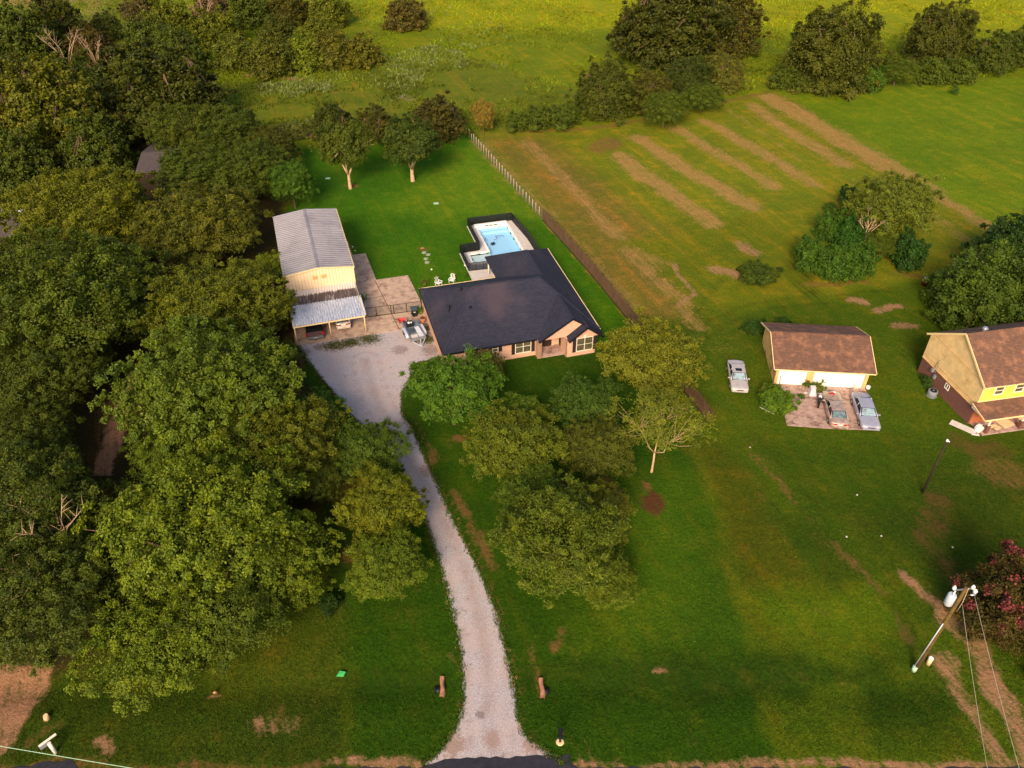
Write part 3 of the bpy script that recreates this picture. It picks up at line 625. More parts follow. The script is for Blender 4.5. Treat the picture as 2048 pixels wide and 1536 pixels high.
# ============================================================ BUILDINGS
def quadwall(mb, p0, p1, z0, z1):   # thin wall between two plan points, 0.12 thick
    d = Vector((p1[0] - p0[0], p1[1] - p0[1])); L = d.length; d /= L; n_ = Vector((-d.y, d.x)) * .12
    mb.prism([p0, p1, (p1[0] + n_.x, p1[1] + n_.y), (p0[0] + n_.x, p0[1] + n_.y)], z0, z1)
def window(parent, cx, y, z0, z1, wd, m_pane='glass', out=-1, mull=1, rails=1, name='window', rot=0.0, frame='trim_white', fw=.055):
    """window facing local -y at wall plane y (local, rotated by rot about its centre)"""
    R = Matrix.Translation((cx, y, 0)) @ Matrix.Rotation(rot, 4, 'Z')
    f = MB(); h = wd / 2
    f.box(-h, h, -.045, .0, z1 - fw, z1, R); f.box(-h, h, -.06, .0, z0 - .02, z0 + fw, R)
    f.box(-h, -h + fw, -.045, 0, z0 + fw, z1 - fw, R); f.box(h - fw, h, -.045, 0, z0 + fw, z1 - fw, R)
    for k in range(mull): x = -h + wd * (k + 1) / (mull + 1); f.box(x - fw * .6, x + fw * .6, -.043, -.002, z0 + fw, z1 - fw, R)
    for k in range(rails):
        z = z0 + (z1 - z0) * (k + 1) / (rails + 1) - .02; f.box(-h + fw, h - fw, -.036, -.004, z - fw * .4, z + fw * .4, R)
    fo = f.build(name, M[frame], parent)
    p = MB(); p.box(-h + .02, h - .02, -.02, -.002, z0 + .02, z1 - .02, R); p.build('pane', M[m_pane], fo)
    return fo

# ---- brick house with dark hip roof; local x = along the front, y = back, origin at its front left eave corner
U0, V0 = 11.1, 64.3
hx, hy = XY(U0, V0)
house = empty('brick_house', hx, hy, YA, 'large single storey pink brick house with a dark charcoal hip roof beside the gravel drive', 'house')
W = 16.8; D = 13.0
mb = MB()
for a, b in [((.14, .45), (9.9, .45)), ((9.9, .45), (9.9, -.3)), ((10.35, -.3), (10.35, .9)), ((9.9, -.3), (10.35, -.3)), ((12.85, .9), (12.85, -.85)), ((12.85, -.85), (16.1, -.85)), ((16.1, -.85), (16.1, 1.0)), ((16.4, .6), (16.4, 17.2)), ((16.4, 12.6), (.14, 12.6)), ((.14, 12.6), (.14, .45)), ((10.35, 1.5), (12.85, 1.5))]:
    quadwall(mb, a, b, 0, 2.28)
mb.box(9.9, 10.35, -.3, .45, 0, 2.27)
mb.build('wall', M['brick_pink'], house)
ez, rz_ = 2.36, 5.7
yr = 6.5; xl, xr = 4.75, 12.05
mb = MB(); mb.slab([[(0, 0, ez), (W, 0, ez), (xr, yr, rz_), (xl, yr, rz_)], [(W, 0, ez), (W, D, ez), (xr, yr, rz_)], [(W, D, ez), (0, D, ez), (xl, yr, rz_), (xr, yr, rz_)], [(0, D, ez), (0, 0, ez), (xl, yr, rz_)]], .12)
roof_main = mb.build('roof', M['shingle_dark'], house)
mb = MB(); mb.slab([[(8.95, 6.6, ez + .012), (8.95, 17.95, ez + .012), (12.95, 13.9, 4.85), (12.95, 8.2, 4.85), (12.95, 6.6, 4.85)], [(8.95, 17.95, ez + .012), (W, 17.95, ez + .012), (12.95, 13.9, 4.85)], [(W, 17.95, ez + .012), (W, 6.6, ez + .012), (12.95, 6.6, 4.85), (12.95, 8.2, 4.85), (12.95, 13.9, 4.85)]], .12)
mb.build('roof', M['shingle_dark'], house)
gz1 = 4.62; gx = 13.5
mb = MB(); mb.slab([[(9.95, -.62, ez - .03), (gx, -.62, gz1), (gx, 5.6, gz1), (9.95, 5.6, ez - .03)], [(gx, -.62, gz1), (16.82, -.62, ez - .03), (16.82, 5.6, ez - .03), (gx, 5.6, gz1)]], .13)
mb.build('roof', M['shingle_dark'], house)
sx = 14.9; sz = 3.72
mb = MB(); mb.slab([[(12.95, -1.32, ez - .1), (sx, -1.32, sz), (sx, 1.6, sz), (12.95, 1.6, ez - .1)], [(sx, -1.32, sz), (16.75, -1.32, ez - .1), (16.75, 1.6, ez - .1), (sx, 1.6, sz)]], .13)
mb.build('roof', M['shingle_dark'], house)
# gable brick faces
mb = MB(); mb.add([(10.3, -.3, 2.24), (16.3, -.3, 2.24), (13.5, -.3, 4.42), (10.3, -.18, 2.24), (16.3, -.18, 2.24), (13.5, -.18, 4.42)], [(0, 1, 2), (5, 4, 3), (0, 2, 5, 3), (1, 4, 5, 2), (0, 3, 4, 1)])
mb.add([(13.15, -.86, 2.22), (16.35, -.86, 2.22), (14.9, -.86, 3.5), (13.15, -.74, 2.22), (16.35, -.74, 2.22), (14.9, -.74, 3.5)], [(0, 1, 2), (5, 4, 3), (0, 2, 5, 3), (1, 4, 5, 2), (0, 3, 4, 1)])
mb.build('gable_wall', M['brick_pink'], house)
mb = MB()   # rakes, ridge caps and gutters
def bar(mb, a, b, w_, h_):
    a, b = Vector(a), Vector(b); d = (b - a); L = d.length; q = d.to_track_quat('Y', 'Z').to_matrix().to_4x4()
    mb.box(-w_ / 2, w_ / 2, 0, L, -h_ / 2, h_ / 2, Matrix.Translation(a) @ q)
for a, b in [((9.95, -.66, 2.27), (gx, -.66, 4.56)), ((gx, -.66, 4.56), (16.82, -.66, 2.27)), ((12.95, -1.36, 2.2), (sx, -1.36, 3.66)), ((sx, -1.36, 3.66), (16.75, -1.36, 2.2)), ((.0, -.03, 2.28), (9.9, -.03, 2.28)), ((-.03, 0, 2.28), (-.03, D, 2.28))]: bar(mb, a, b, .08, .16)
mb.build('fascia', M['fascia'], house)
mb = MB()
for a, b in [((xl, yr, rz_), (xr, yr, rz_)), ((0, 0, ez), (xl, yr, rz_)), ((W, 0, ez), (xr, yr, rz_)), ((0, D, ez), (xl, yr, rz_)), ((12.95, 8.3, 4.85), (12.95, 13.9, 4.85)), ((12.95, 13.9, 4.85), (8.95, 17.95, ez)), ((gx, -.6, gz1), (gx, 4.0, gz1)), ((sx, -1.3, sz), (sx, 0, sz))]: bar(mb, a, b, .24, .05)
mb.build('ridge_cap', M['shingle_dark'], house)
mb = MB()
for a, b in [((0, D + .04, 2.34), (8.9, D + .04, 2.34)), ((W + .04, 0, 2.32), (W + .04, 17.9, 2.32)), ((8.9, D, 2.3), (8.9, D + .9, 2.3))]: bar(mb, a, b, .09, .1)
mb.build('gutter', M['trim_cream'], house)
for cx, y, z0, z1, wd, mu, ra in [(2.8, .45, .45, 2.1, .95, 0, 1), (5.54, .45, 1.3, 2.15, .62, 0, 1), (8.55, .45, .6, 2.2, 1.7, 1, 1), (14.85, -.85, .55, 2.2, 1.8, 1, 1)]:
    window(house, cx, y, z0, z1, wd, 'glass', mull=mu, rails=ra)
    for s_ in (-1, 1):
        if cx == 2.8 and s_ < 0: continue
        b = MB(); x = cx + s_ * (wd / 2 + .23); b.box(x - .18, x + .18, y - .05, y - .003, z0 - .05, z1)
        b.box(x - .14, x + .14, y - .062, y - .05, z0 + .05, (z0 + z1) / 2 - .06); b.box(x - .14, x + .14, y - .062, y - .05, (z0 + z1) / 2 + .04, z1 - .08); b.build('shutter', M['shutter'], house)
b = MB(); b.box(14.75, 14.95, -.9, -.86, 2.2, 2.5); b.build('keystone', M['trim_white'], house)
b = MB(); b.tube([(6.5, .44, .4), (6.5, .38, .4)], .08); b.build('wall_vent', M['iron_black'], house)
b = MB(); b.box(11.0, 12.0, 1.44, 1.5, .1, 2.1); dr = b.build('door', M['wood_dark'], house); b = MB(); b.box(11.25, 11.75, 1.41, 1.44, 1.2, 1.95); b.build('pane', M['glass'], dr)
b = MB(); b.prism([(10.35, -.28), (12.85, -.28), (12.85, 1.5), (10.35, 1.5)], 0, .13); b.build('porch_floor', M['concrete_pink'], house)
for x, y, z, h in [(1.9, 5.6, 4.05, .3), (3.6, 7.2, 5.0, .34), (3.9, 4.2, 4.5, .3), (4.6, 9.9, 3.5, .42), (5.8, 9.7, 3.65, .45), (14.0, 8.4, 3.9, .35), (14.8, 5.2, 3.6, .3), (15.9, 3.0, 2.9, .28), (15.7, 1.6, 3.0, .28)]:
    b = MB(); b.tube([(x, y, z - .8), (x, y, z + h * .6)], .08, 7); b.tube([(x, y, z + h * .5), (x, y, z + h)], [.15, .13], 7); b.build('roof_vent', M['iron_black'], house)
for q in ((9.3, 17.6), (12.8, 17.6), (9.3, 13.9)):
    b = MB(); b.tube([(*q, 0), (*q, 2.25)], .1, 6); b.build('porch_post', M['trim_white'], house)

# ---- metal workshop with carport
sx0, sy0 = XY(-3.25, 80.35)
shop = empty('metal_workshop', sx0, sy0, SA, 'cream yellow metal workshop with ribbed grey roof and a lean-to carport', 'workshop')
SW, SD = 7.6, 14.8; se, sr = 4.5, 4.98
mb = MB(); mb.box(0, SW, .0, .12, 0, se); mb.box(0, .12, .12, SD, 0, se); mb.box(SW - .12, SW, .12, SD, 0, se); mb.box(.12, SW - .12, SD - .12, SD, 0, se)
mb.add([(0, 0, se), (SW, 0, se), (SW / 2, 0, sr - .05), (0, .12, se), (SW, .12, se), (SW / 2, .12, sr - .05)], [(0, 1, 2), (5, 4, 3), (0, 2, 5, 3), (1, 4, 5, 2)])
mb.build('wall', M['shop_yellow'], shop)
mb = MB(); prof = []
y = -.12; k = 0
while y < SD + .12:   # trapezoid ribs running from ridge to eave
    prof += [(y, 0), (y + .22, 0), (y + .27, .13), (y + .40, .13)]; y += .46
vs = []; 
for (y, z) in prof: vs += [(-.1, y, se + z), (SW / 2, y, sr + z), (SW + .1, y, se + z)]
fs = []
for i in range(len(prof) - 1): fs += [(3 * i, 3 * i + 3, 3 * i + 4, 3 * i + 1), (3 * i + 1, 3 * i + 4, 3 * i + 5, 3 * i + 2)]
fs = [f[::-1] for f in fs]; mb.add(vs, fs); mb.build('roof', M['metal_roof'], shop)
mb = MB(); bar(mb, (SW / 2, -.15, sr + .08), (SW / 2, SD + .1, sr + .08), .3, .03); mb.build('ridge_cap', M['metal_roof'], shop)
mb = MB()
for a, b in [((-.12, -.14, se + .03), (SW / 2, -.14, sr + .05)), ((SW / 2, -.14, sr + .05), (SW + .12, -.14, se + .03)), ((-.12, SD + .14, se + .03), (SW / 2, SD + .14, sr + .05)), ((SW / 2, SD + .14, sr + .05), (SW + .12, SD + .14, se + .03)), ((SW + .12, -.14, se + .0), (SW + .12, SD + .14, se + .0)), ((-.02, -.02, 0), (-.02, -.02, se)), ((SW + .02, -.02, 0), (SW + .02, -.02, se))]: bar(mb, a, b, .1, .14)
mb.build('trim', M['trim_cream'], shop)
for x in (3.3, 4.25):
    b = MB(); b.box(x - .26, x + .26, -.06, -.003, 3.62, 4.08)
    for k in range(5): b.box(x - .22, x + .22, -.085, -.06, 3.67 + k * .08, 3.71 + k * .08)
    b.build('gable_vent', M['pillar_orange'], shop)
def corrug(x0, x1, ya, yb, za, zb, pitch, hgt):
    mb = MB(); pr = []; x = x0
    while x < x1 - .01: pr += [(x, 0), (x + pitch * .55, 0), (x + pitch * .68, hgt), (x + pitch * .87, hgt)]; x += pitch
    pr.append((x1, 0)); vs = []
    for (x, z) in pr: vs += [(x, ya, za + z), (x, yb, zb + z)]
    mb.add(vs, [(2 * i, 2 * i + 2, 2 * i + 3, 2 * i + 1) for i in range(len(pr) - 1)]); return mb
corrug(-.0, 7.55, -2.95, -.03, 2.44, 2.52, .29, .09).build('carport_roof', M['carport_old'], shop)
corrug(-.02, 7.6, -6.9, -2.9, 2.30, 2.42, .29, .09).build('carport_roof', M['carport_new'], shop)['label'] = 'newer silver ribbed sheet along the front of the carport'
mb = MB(); bar(mb, (0, -6.86, 2.22), (7.6, -6.86, 2.22), .1, .16); bar(mb, (0, -3, 2.34), (7.6, -3, 2.34), .1, .12); bar(mb, (.03, -6.9, 2.24), (.03, 0, 2.46), .08, .12); bar(mb, (7.57, -6.9, 2.24), (7.57, 0, 2.46), .08, .12); mb.build('carport_beam', M['trim_cream'], shop)
for x in (.12, 3.75, 7.5):
    for y in (-6.8,):
        b = MB(); b.tube([(x, y, 0), (x, y, 2.2)], .055, 8); b.build('carport_post', M['trim_cream'], shop)

# ---- neighbour's double garage
gar = empty('double_garage', NG0.x, NG0.y, NGA, 'detached garage with two white overhead doors and a worn brown shingle roof', 'garage')
GW, GD = 8.95, 7.3
mb = MB(); mb.box(0, .12, .12, GD, 0, 2.2); mb.box(GW - .12, GW, .12, GD, 0, 2.2); mb.box(.12, GW - .12, GD - .12, GD, 0, 2.2)
for x in (0, GW - .1): mb.add([(x, .0, 2.2), (x + .1, .0, 2.2), (x + .1, GD, 2.2), (x, GD, 2.2), (x, GD / 2, 3.8), (x + .1, GD / 2, 3.8)], [(0, 4, 3), (1, 2, 5), (0, 1, 5, 4), (3, 4, 5, 2)])
mb.build('wall', M['side_tan'], gar)
mb = MB()
for x0, x1 in ((0, .28), (3.02, 3.72), (8.6, 8.95)): mb.box(x0, x1, 0, .12, 0, 1.72)
mb.box(0, GW, 0, .12, 1.72, 2.2); mb.build('front_wall', M['pillar_orange'], gar)
for x0, x1 in ((.3, 3.0), (3.74, 8.58)):
    b = MB()
    for k in range(4): b.box(x0, x1, .05, .1, .01 + k * .428, .428 * (k + 1))
    d = b.build('garage_door', M['door_white'], gar); b = MB(); b.box((x0 + x1) / 2 + (.0 if x0 < 1 else .9) - .03, (x0 + x1) / 2 + (.0 if x0 < 1 else .9) + .05, .02, .05, .78, .88); b.build('handle', M['iron_black'], d)
mb = MB(); ye0, ye1, ge, gr_ = -.48, GD + .45, 2.26, 3.84
mb.slab([[(-.4, ye0, ge), (GW + .4, ye0, ge), (GW + .4, GD / 2, gr_), (-.4, GD / 2, gr_)], [(-.4, GD / 2, gr_), (GW + .4, GD / 2, gr_), (GW + .4, ye1, ge), (-.4, ye1, ge)]], .1)
mb.build('roof', M['shingle_brown'], gar)
mb = MB()
for x in (-.44, GW + .44): bar(mb, (x, ye0, ge - .06), (x, GD / 2, gr_ - .06), .06, .16); bar(mb, (x, GD / 2, gr_ - .06), (x, ye1, ge - .06), .06, .16)
bar(mb, (-.4, ye0 - .03, ge - .08), (GW + .4, ye0 - .03, ge - .08), .05, .1); mb.build('fascia', M['trim_cream'], gar)
mb = MB(); bar(mb, (-.4, GD / 2, gr_ + .02), (GW + .4, GD / 2, gr_ + .02), .25, .05); mb.build('ridge_cap', M['shingle_brown'], gar)
o = MB(); o.tube([(0, 0, 0), (0, 0, .28)], [.2, .22], 12); o.tube([(0, 0, .28), (0, 0, .31)], [.24, .2], 12); o = o.build('paint_bucket', M['white_plastic']); place(o, *NG(9.25, .05), 0, 0); tag(o, 'white bucket at the right front corner of the double garage', 'bucket')

# ---- neighbour's two storey house
NA = math.radians(10.9)
nh = empty('two_storey_house', 43.1, 57.0, NA, 'two storey house with yellow siding over red brick and a brown shingle roof', 'house')
NL, ND = 12.0, 8.23
mb = MB(); mb.box(0, .15, 0, ND, 0, 1.98); mb.box(.15, NL, ND - .15, ND, 0, 1.98); mb.box(NL - .15, NL, 0, ND - .15, 0, 1.98); mb.build('brick_wall', M['brick_red'], nh)
mb = MB(); mb.box(.15, NL - .15, 0, .15, 0, 1.98); mb.build('front_wall', M['brick_orange'], nh)
mb = MB(); mb.box(-.05, .1, -.02, ND, 1.98, 4.7); mb.add([(-.05, -.02, 4.7), (-.05, ND, 4.7), (-.05, ND / 2, 7.45), (.1, -.02, 4.7), (.1, ND, 4.7), (.1, ND / 2, 7.45)], [(0, 2, 1), (3, 4, 5), (0, 3, 5, 2), (1, 2, 5, 4)])
mb.box(.1, NL, ND - .12, ND, 1.98, 4.7); mb.box(NL - .1, NL, .1, ND - .12, 1.98, 4.7); mb.build('gable_siding', M['gable_yellow'], nh)
mb = MB(); bar(mb, (-.08, -.02, 2.5), (-.08, ND, 2.5), .03, .05); bar(mb, (-.08, .55, 4.75), (-.08, ND - .3, 5.0), .03, .04); bar(mb, (-.08, 2.6, 2.0), (-.08, 2.6, 2.5), .03, .05); bar(mb, (-.08, 0, 1.98), (-.08, ND, 1.98), .05, .06); mb.build('trim_board', M['pillar_orange'], nh)
mb = MB(); mb.box(.1, NL, -.02, .1, 1.98, 4.7); mb.build('front_siding', M['front_yellow'], nh)
mb = MB(); mb.slab([[(-.22, -.3, 4.62), (NL + .3, -.3, 4.62), (NL + .3, ND / 2, 7.62), (-.22, ND / 2, 7.62)], [(-.22, ND / 2, 7.62), (NL + .3, ND / 2, 7.62), (NL + .3, ND + .35, 4.62), (-.22, ND + .35, 4.62)]], .1); mb.build('roof', M['shingle_brown'], nh)
mb = MB(); bar(mb, (-.25, -.3, 4.55), (-.25, ND / 2, 7.55), .06, .2); bar(mb, (-.25, ND / 2, 7.55), (-.25, ND + .35, 4.55), .06, .2); bar(mb, (-.2, -.33, 4.55), (NL, -.33, 4.55), .05, .12)
for x in (-.02,): bar(mb, (x, -.06, 2.7), (x, -.06, 4.6), .12, .06)
bar(mb, (.05, -.06, 2.74), (NL, -.06, 2.74), .06, .12); mb.build('fascia', M['trim_cream'], nh)
mb = MB(); mb.slab([[(-.5, -2.05, 2.28), (NL, -2.05, 2.28), (NL, -.03, 2.72), (-.5, -.03, 2.72)]], .08); pr = mb.build('porch_roof', M['shingle_brown'], nh)
mb = MB(); bar(mb, (-.5, -2.08, 2.2), (NL, -2.08, 2.2), .06, .14); bar(mb, (-.53, -2.05, 2.2), (-.53, 0, 2.64), .05, .12); mb.build('trim', M['trim_cream'], pr)
mb = MB(); mb.add([(-.4, -1.9, 2.1), (-.4, 0, 2.1), (-.4, 0, 2.6), (-.36, -1.9, 2.1), (-.36, 0, 2.1), (-.36, 0, 2.6)], [(0, 2, 1), (3, 4, 5), (0, 3, 5, 2)]); mb.build('porch_gable', M['board_white'], nh)
mb = MB(); mb.box(.3, NL, -1.75, 0, 0, .12); mb.build('porch_floor', M['concrete_pink'], nh)
for x in (.75, 4.3, 7.9):
    b = MB(); b.box(x - .17, x + .17, -1.66, -1.32, .12, .95); c_ = b.build('porch_column', M['brick_red'], nh)
    b = MB(); b.box(x - .07, x + .07, -1.56, -1.42, .95, 2.15); b.build('shaft', M['trim_white'], c_)
for cx in (1.75, 3.85, 6.6): window(nh, cx, -.02, 3.35, 4.35, .95, 'glass', mull=0, rails=1, fw=.09)
window(nh, -.0, 3.92, 1.15, 1.75, .62, 'glass_dark', mull=1, rails=0, rot=-math.pi / 2, fw=.07)
b = MB(); b.tube([(2.0, 4.5, 7.2), (2.0, 4.5, 7.62)], .16, 10); b.tube([(2.0, 4.5, 7.6), (2.0, 4.5, 7.68), (2.0, 4.5, 7.86)], [.28, .3, .12], 12); b.build('roof_vent', M['galv'], nh)
for q in ((.5, 5.1, 6.9), (3.2, 4.9, 7.0)):
    b = MB(); b.tube([q, (q[0], q[1], q[2] + .28)], .06, 6); b.build('vent_pipe', M['iron_black'], nh)
b = MB(); b.box(-.3, -.06, 6.1, 6.35, 1.6, 1.95); b.tube([(-.12, 6.2, 1.95), (-.12, 6.0, 3.0), (-.06, 5.9, 3.2)], .025, 5); b.tube([(-.12, 5.9, 1.2), (-.12, 5.8, 2.9)], .02, 5); b.box(-.22, -.06, 5.6, 5.85, 1.1, 1.5); b.build('meter_box', M['ac_grey'], nh)

def local(e, x, y):
    a = e.rotation_euler.z; return e.location.x / K + x * math.cos(a) - y * math.sin(a), e.location.y / K + x * math.sin(a) + y * math.cos(a)
# air conditioner
x, y = local(nh, -.85, 4.45)
ac = empty('air_conditioner', x, y, NA, 'grey round-cornered air conditioning unit standing by the brick side wall', 'air conditioner')
b = MB(); b.tube([(0, 0, .05), (0, 0, .68)], .42, 14); b.tube([(0, 0, 0), (0, 0, .05)], .5, 8)
for k in range(14): a = k * math.pi / 7; b.cbox((.43 * math.cos(a), .43 * math.sin(a), .36), (.03, .06, .6), a)
b.build('housing', M['ac_grey'], ac); b = MB(); b.tube([(0, 0, .68), (0, 0, .7)], .33, 14); b.build('fan_grille', M['iron_black'], ac); b = MB(); b.tube([(0, 0, .7), (0, 0, .74)], [.1, .08], 10); b.build('fan_hub', M['galv'], ac)
# boards
def boards(name, x, y, rz, label, cat, m, spec_):
    b = MB()
    for (bx, by, l_, w_, a, z) in spec_: b.cbox((bx, by, z), (l_, w_, .05), a)
    o = b.build(name, M[m]); place(o, x, y, rz); return tag(o, label, cat)
x, y = local(nh, -.75, -.4)
boards('rubble_board', x, y, NA + 2.2, 'broken pale board lying on the lawn by the brick corner', 'board', 'board_white', [(0, 0, 2.3, .8, 0, .06), (-1.2, .3, .7, .25, .5, .08), (-1.1, -.2, .6, .2, -.3, .09)])
x, y = local(nh, .35, -1.1)
o = MB(); 
for k in range(5): o.cbox((k * .09 - .2, 0, .28), (.05, .6, .5), 0, .2)
o.cbox((0, .1, .3), (.7, .06, .5), 0, .2); o = o.build('white_chair', M['white_plastic']); place(o, x, y, NA + .3, .1); tag(o, 'white slatted chair at the near end of the porch', 'chair')
for (px_, py_, l_, w_, a, lab, z) in [(3.35, -.75, 1.3, 1.15, .25, 'large tan plywood sheet leaning on the porch floor', .25), (2.0, -.9, .8, .35, .1, 'small tan board lying left of the plywood sheet', .18), (2.25, -1.25, .7, .3, .35, 'short pale plank at the porch edge', .17), (5.6, -.8, 1.3, 1.1, 0, 'tan panel lying between porch columns at the frame edge', .22)]:
    x, y = local(nh, px_, py_); b = MB(); b.cbox((0, 0, z), (l_, w_, .05), a, .06); o = b.build('plywood_sheet' if w_ > 1 else 'plank', M['board']); place(o, x, y, NA); tag(o, lab, 'board')

# ---- houses half hidden in the trees
def lowhouse(x, y, rz, wx, wy, ze, zr, label, m):
    e = empty('hidden_house', x, y, rz, label, 'house')
    b = MB(); b.box(.3, wx - .3, .3, wy - .3, 0, ze); b.build('wall', M['wood_dark'], e)
    b = MB(); b.slab([[(0, 0, ze), (wx, 0, ze), (wx, wy / 2, zr), (0, wy / 2, zr)], [(0, wy / 2, zr), (wx, wy / 2, zr), (wx, wy, ze), (0, wy, ze)]], .12); b.build('roof', M[m], e)
    return e
x, y = G(247, 352, 3.0); lowhouse(x + 1.0, y + 1.5, math.radians(8), 9.0, 10.5, 2.8, 3.7, 'low house with a mauve grey roof mostly hidden by trees', 'shingle_far')
x, y = G(-40, 470, 3.0)
hv = lowhouse(x - 8, y, math.radians(0), 12.4, 8, 2.8, 3.6, 'grey roofed house at the left edge among the trees', 'shingle_far')
for q in (9.2, 11.3):
    b = MB(); b.tube([(q, 4.6, 3.0), (q, 4.6, 3.9)], .12, 8); b.tube([(q, 4.6, 3.9), (q, 4.6, 4.1), (q, 4.6, 4.25)], [.35, .38, .1], 12); b.build('turbine_vent', M['galv_light'], hv)

# ============================================================ POOL
pool = empty('swimming_pool', *XY(21.5, 86), YA, 'rectangular blue in-ground pool with pale deck and shallow ledge behind the house', 'pool')
def L_(u, v): return u - 21.5, v - 86
def pbox(mb, u0, u1, v0, v1, z0, z1): a = L_(u0, v0); c = L_(u1, v1); mb.box(a[0], c[0], a[1], c[1], z0, z1)
b = MB(); pu0, pu1, pv0, pv1 = POOL; lu0, lu1, lv0, lv1 = LEDGE
cw = .3
for q in [(20.75, pu0 - cw, lv1 + cw, 94.95), (pu1 + cw, 27.5, 82.2, 94.95), (pu0 - cw, pu1 + cw, pv1 + cw, 94.95), (18.15, lu0 - cw, lv0 - cw, 88.0), (lu0 - cw, 20.75, lv1 + cw, 88.0), (18.15, pu0 - cw, 79.0, lv0 - cw), (pu0 - cw, pu1 + cw, 79.0, pv0 - cw), (18.15 + .01, lu0 - cw, 79.0, 82.4), (pu1 + cw, 27.5, 79.0, 82.2)]:
    if q == (18.15 + .01, lu0 - cw, 79.0, 82.4): continue
    pbox(b, *q, -.08, .1)
pbox(b, 20.75, pu0 - cw, lv1 + cw - .001, lv1 + cw, -.08, .099)
b.build('deck', M['deck'], pool)
b = MB()
for q in [(pu0 - cw, pu0, lv1, pv1 + cw), (pu1, pu1 + cw, pv0 - cw, pv1 + cw), (pu0, pu1, pv1, pv1 + cw), (pu0 - cw, pu1, pv0 - cw, pv0), (lu0 - cw, lu0, lv0 - cw, lv1 + cw), (lu0, pu0 - cw, lv1, lv1 + cw), (lu0, pu0 - cw, lv0 - cw, lv0), (pu0 - cw, pu0, pv0, lv0)]: pbox(b, *q, -.1, .13)
b.build('coping', M['coping'], pool)
b = MB(); dz = -.6
pbox(b, pu0, pu1, pv0, pv1, dz - .1, dz)
for q in [(pu0 - .1, pu0, lv1, pv1), (pu0 - .1, pu0, pv0, lv0), (pu1, pu1 + .1, pv0, pv1), (pu0, pu1, pv1, pv1 + .1), (pu0, pu1, pv0 - .1, pv0)]: pbox(b, *q, dz, -.1)
pbox(b, pu0 + .0, pu1, pv1 - .6, pv1, dz, -.3)
b.build('basin', M['pool_plaster'], pool)
b = MB(); pbox(b, lu0 + .05, lu1, lv0, lv1, -.5, -.22); b.build('shallow_ledge', M['pool_ledge'], pool)
b = MB(); a = L_(pu0, pv0); c = L_(pu1, pv1); b.add([(a[0], a[1], .03), (c[0], a[1], .03), (c[0], c[1], .03), (a[0], c[1], .03)], [(0, 1, 2, 3)])
a = L_(lu0, lv0); c = L_(lu1, lv1); b.add([(a[0], a[1], .03), (c[0], a[1], .03), (c[0], c[1], .03), (a[0], c[1], .03)], [(0, 1, 2, 3)]); b.build('water', M['water'], pool)
b = MB(); pbox(b, 21.6, 26.1, 94.15, 94.55, .1, .4); pbox(b, 22.9, 24.9, 94.0, 94.14, .15, .34); wl = b.build('raised_wall', M['coping'], pool)
b = MB()
for k in range(3): pbox(b, 23.0 + k * .62, 23.5 + k * .62, 93.97, 93.998, .2, .31)
b.build('spillway', M['iron_black'], wl)
b = MB()
cu, cv = L_(23.1, 90.2); b.cbox((cu, cv, dz + .15), (.45, .4, .2), .3); b.cbox((cu + .1, cv, dz + .3), (.2, .2, .1), .3)
cl = b.build('pool_cleaner', M['black_plastic']); cl.parent = None
place(cl, *XY(21.5, 86), YA); tag(cl, 'small black cleaner robot sitting on the pool floor', 'pool cleaner')
b = MB(); pts = []
for k in range(26):
    t = k / 25; pts.append((cu + .2 + 1.4 * t + .25 * math.sin(9 * t), cv + .3 + .9 * math.sin(2.6 * t), -.02 - .1 * (1 - t)))
b.tube(pts, .03, 5); b.build('hose', M['black_plastic'], cl); b = MB(); b.tube([(cu - .9 - .2 * math.sin(6 * t), cv + .2 + .8 * t, -.02) for t in [k / 9 for k in range(10)]], .03, 5); b.build('hose', M['black_plastic'], cl)

def fence(name, pts, h, m_panel, m_post, label, cat, spacing=1.8, pr_=.03, z0=.1, toprail=True, group=None, rails=(1.0,)):
    e = empty(name, pts[0][0], pts[0][1], 0, label, cat, group); ox, oy = pts[0]
    b = MB(); RR = [MB() for _ in rails]
    posts = []
    for i in range(len(pts) - 1):
        A_, B_ = Vector(pts[i]), Vector(pts[i + 1]); L = (B_ - A_).length; n_ = max(1, round(L / spacing)); d = (B_ - A_) / L; q = Vector((-d.y, d.x)) * .012
        a = A_ - Vector((ox, oy)); c = B_ - Vector((ox, oy))
        b.prism([tuple(a + q), tuple(a - q), tuple(c - q), tuple(c + q)], z0, z0 + h)
        for j, f in enumerate(rails): bar(RR[j], (a.x, a.y, z0 + h * f), (c.x, c.y, z0 + h * f), .035, .04)
        for k in range(n_ + (1 if i == len(pts) - 2 else 0)): posts.append(a + (c - a) * k / n_)
    b.build('fence_panel', M[m_panel], e)
    for r in RR: r.build('rail', M[m_post], e)
    for p in posts:
        g = MB(); g.tube([(p.x, p.y, 0), (p.x, p.y, z0 + h + .03)], pr_, 6); g.build('post', M[m_post], e)
    return e
fence('pool_fence', [XY(*q) for q in [(18.25, 83.4), (18.25, 88.05), (20.85, 88.15), (20.85, 94.9), (26.95, 94.85), (27.6, 88.5), (27.6, 82.6)]], 1.15, 'mesh_black', 'iron_black', 'black mesh safety fence around the swimming pool', 'fence', .95, .025)
fence('pool_gate', [XY(18.3, 83.35), XY(20.95, 83.2)], 1.1, 'mesh_gate', 'iron_black', 'see-through grey gate panels closing the pool deck near the roof', 'gate', .9, .035, rails=(1.0, .05))
fence('driveway_gate', [XY(4.7, 76.6), XY(6.0, 76.58), XY(7.65, 76.5), XY(7.95, 76.5), XY(9.4, 76.45), XY(11.1, 76.4)], 1.15, 'wire_mesh', 'wood_dark', 'dark metal mesh double gate across the concrete between workshop and house', 'gate', 1.8, .045, z0=.12, rails=(1.0, .03))

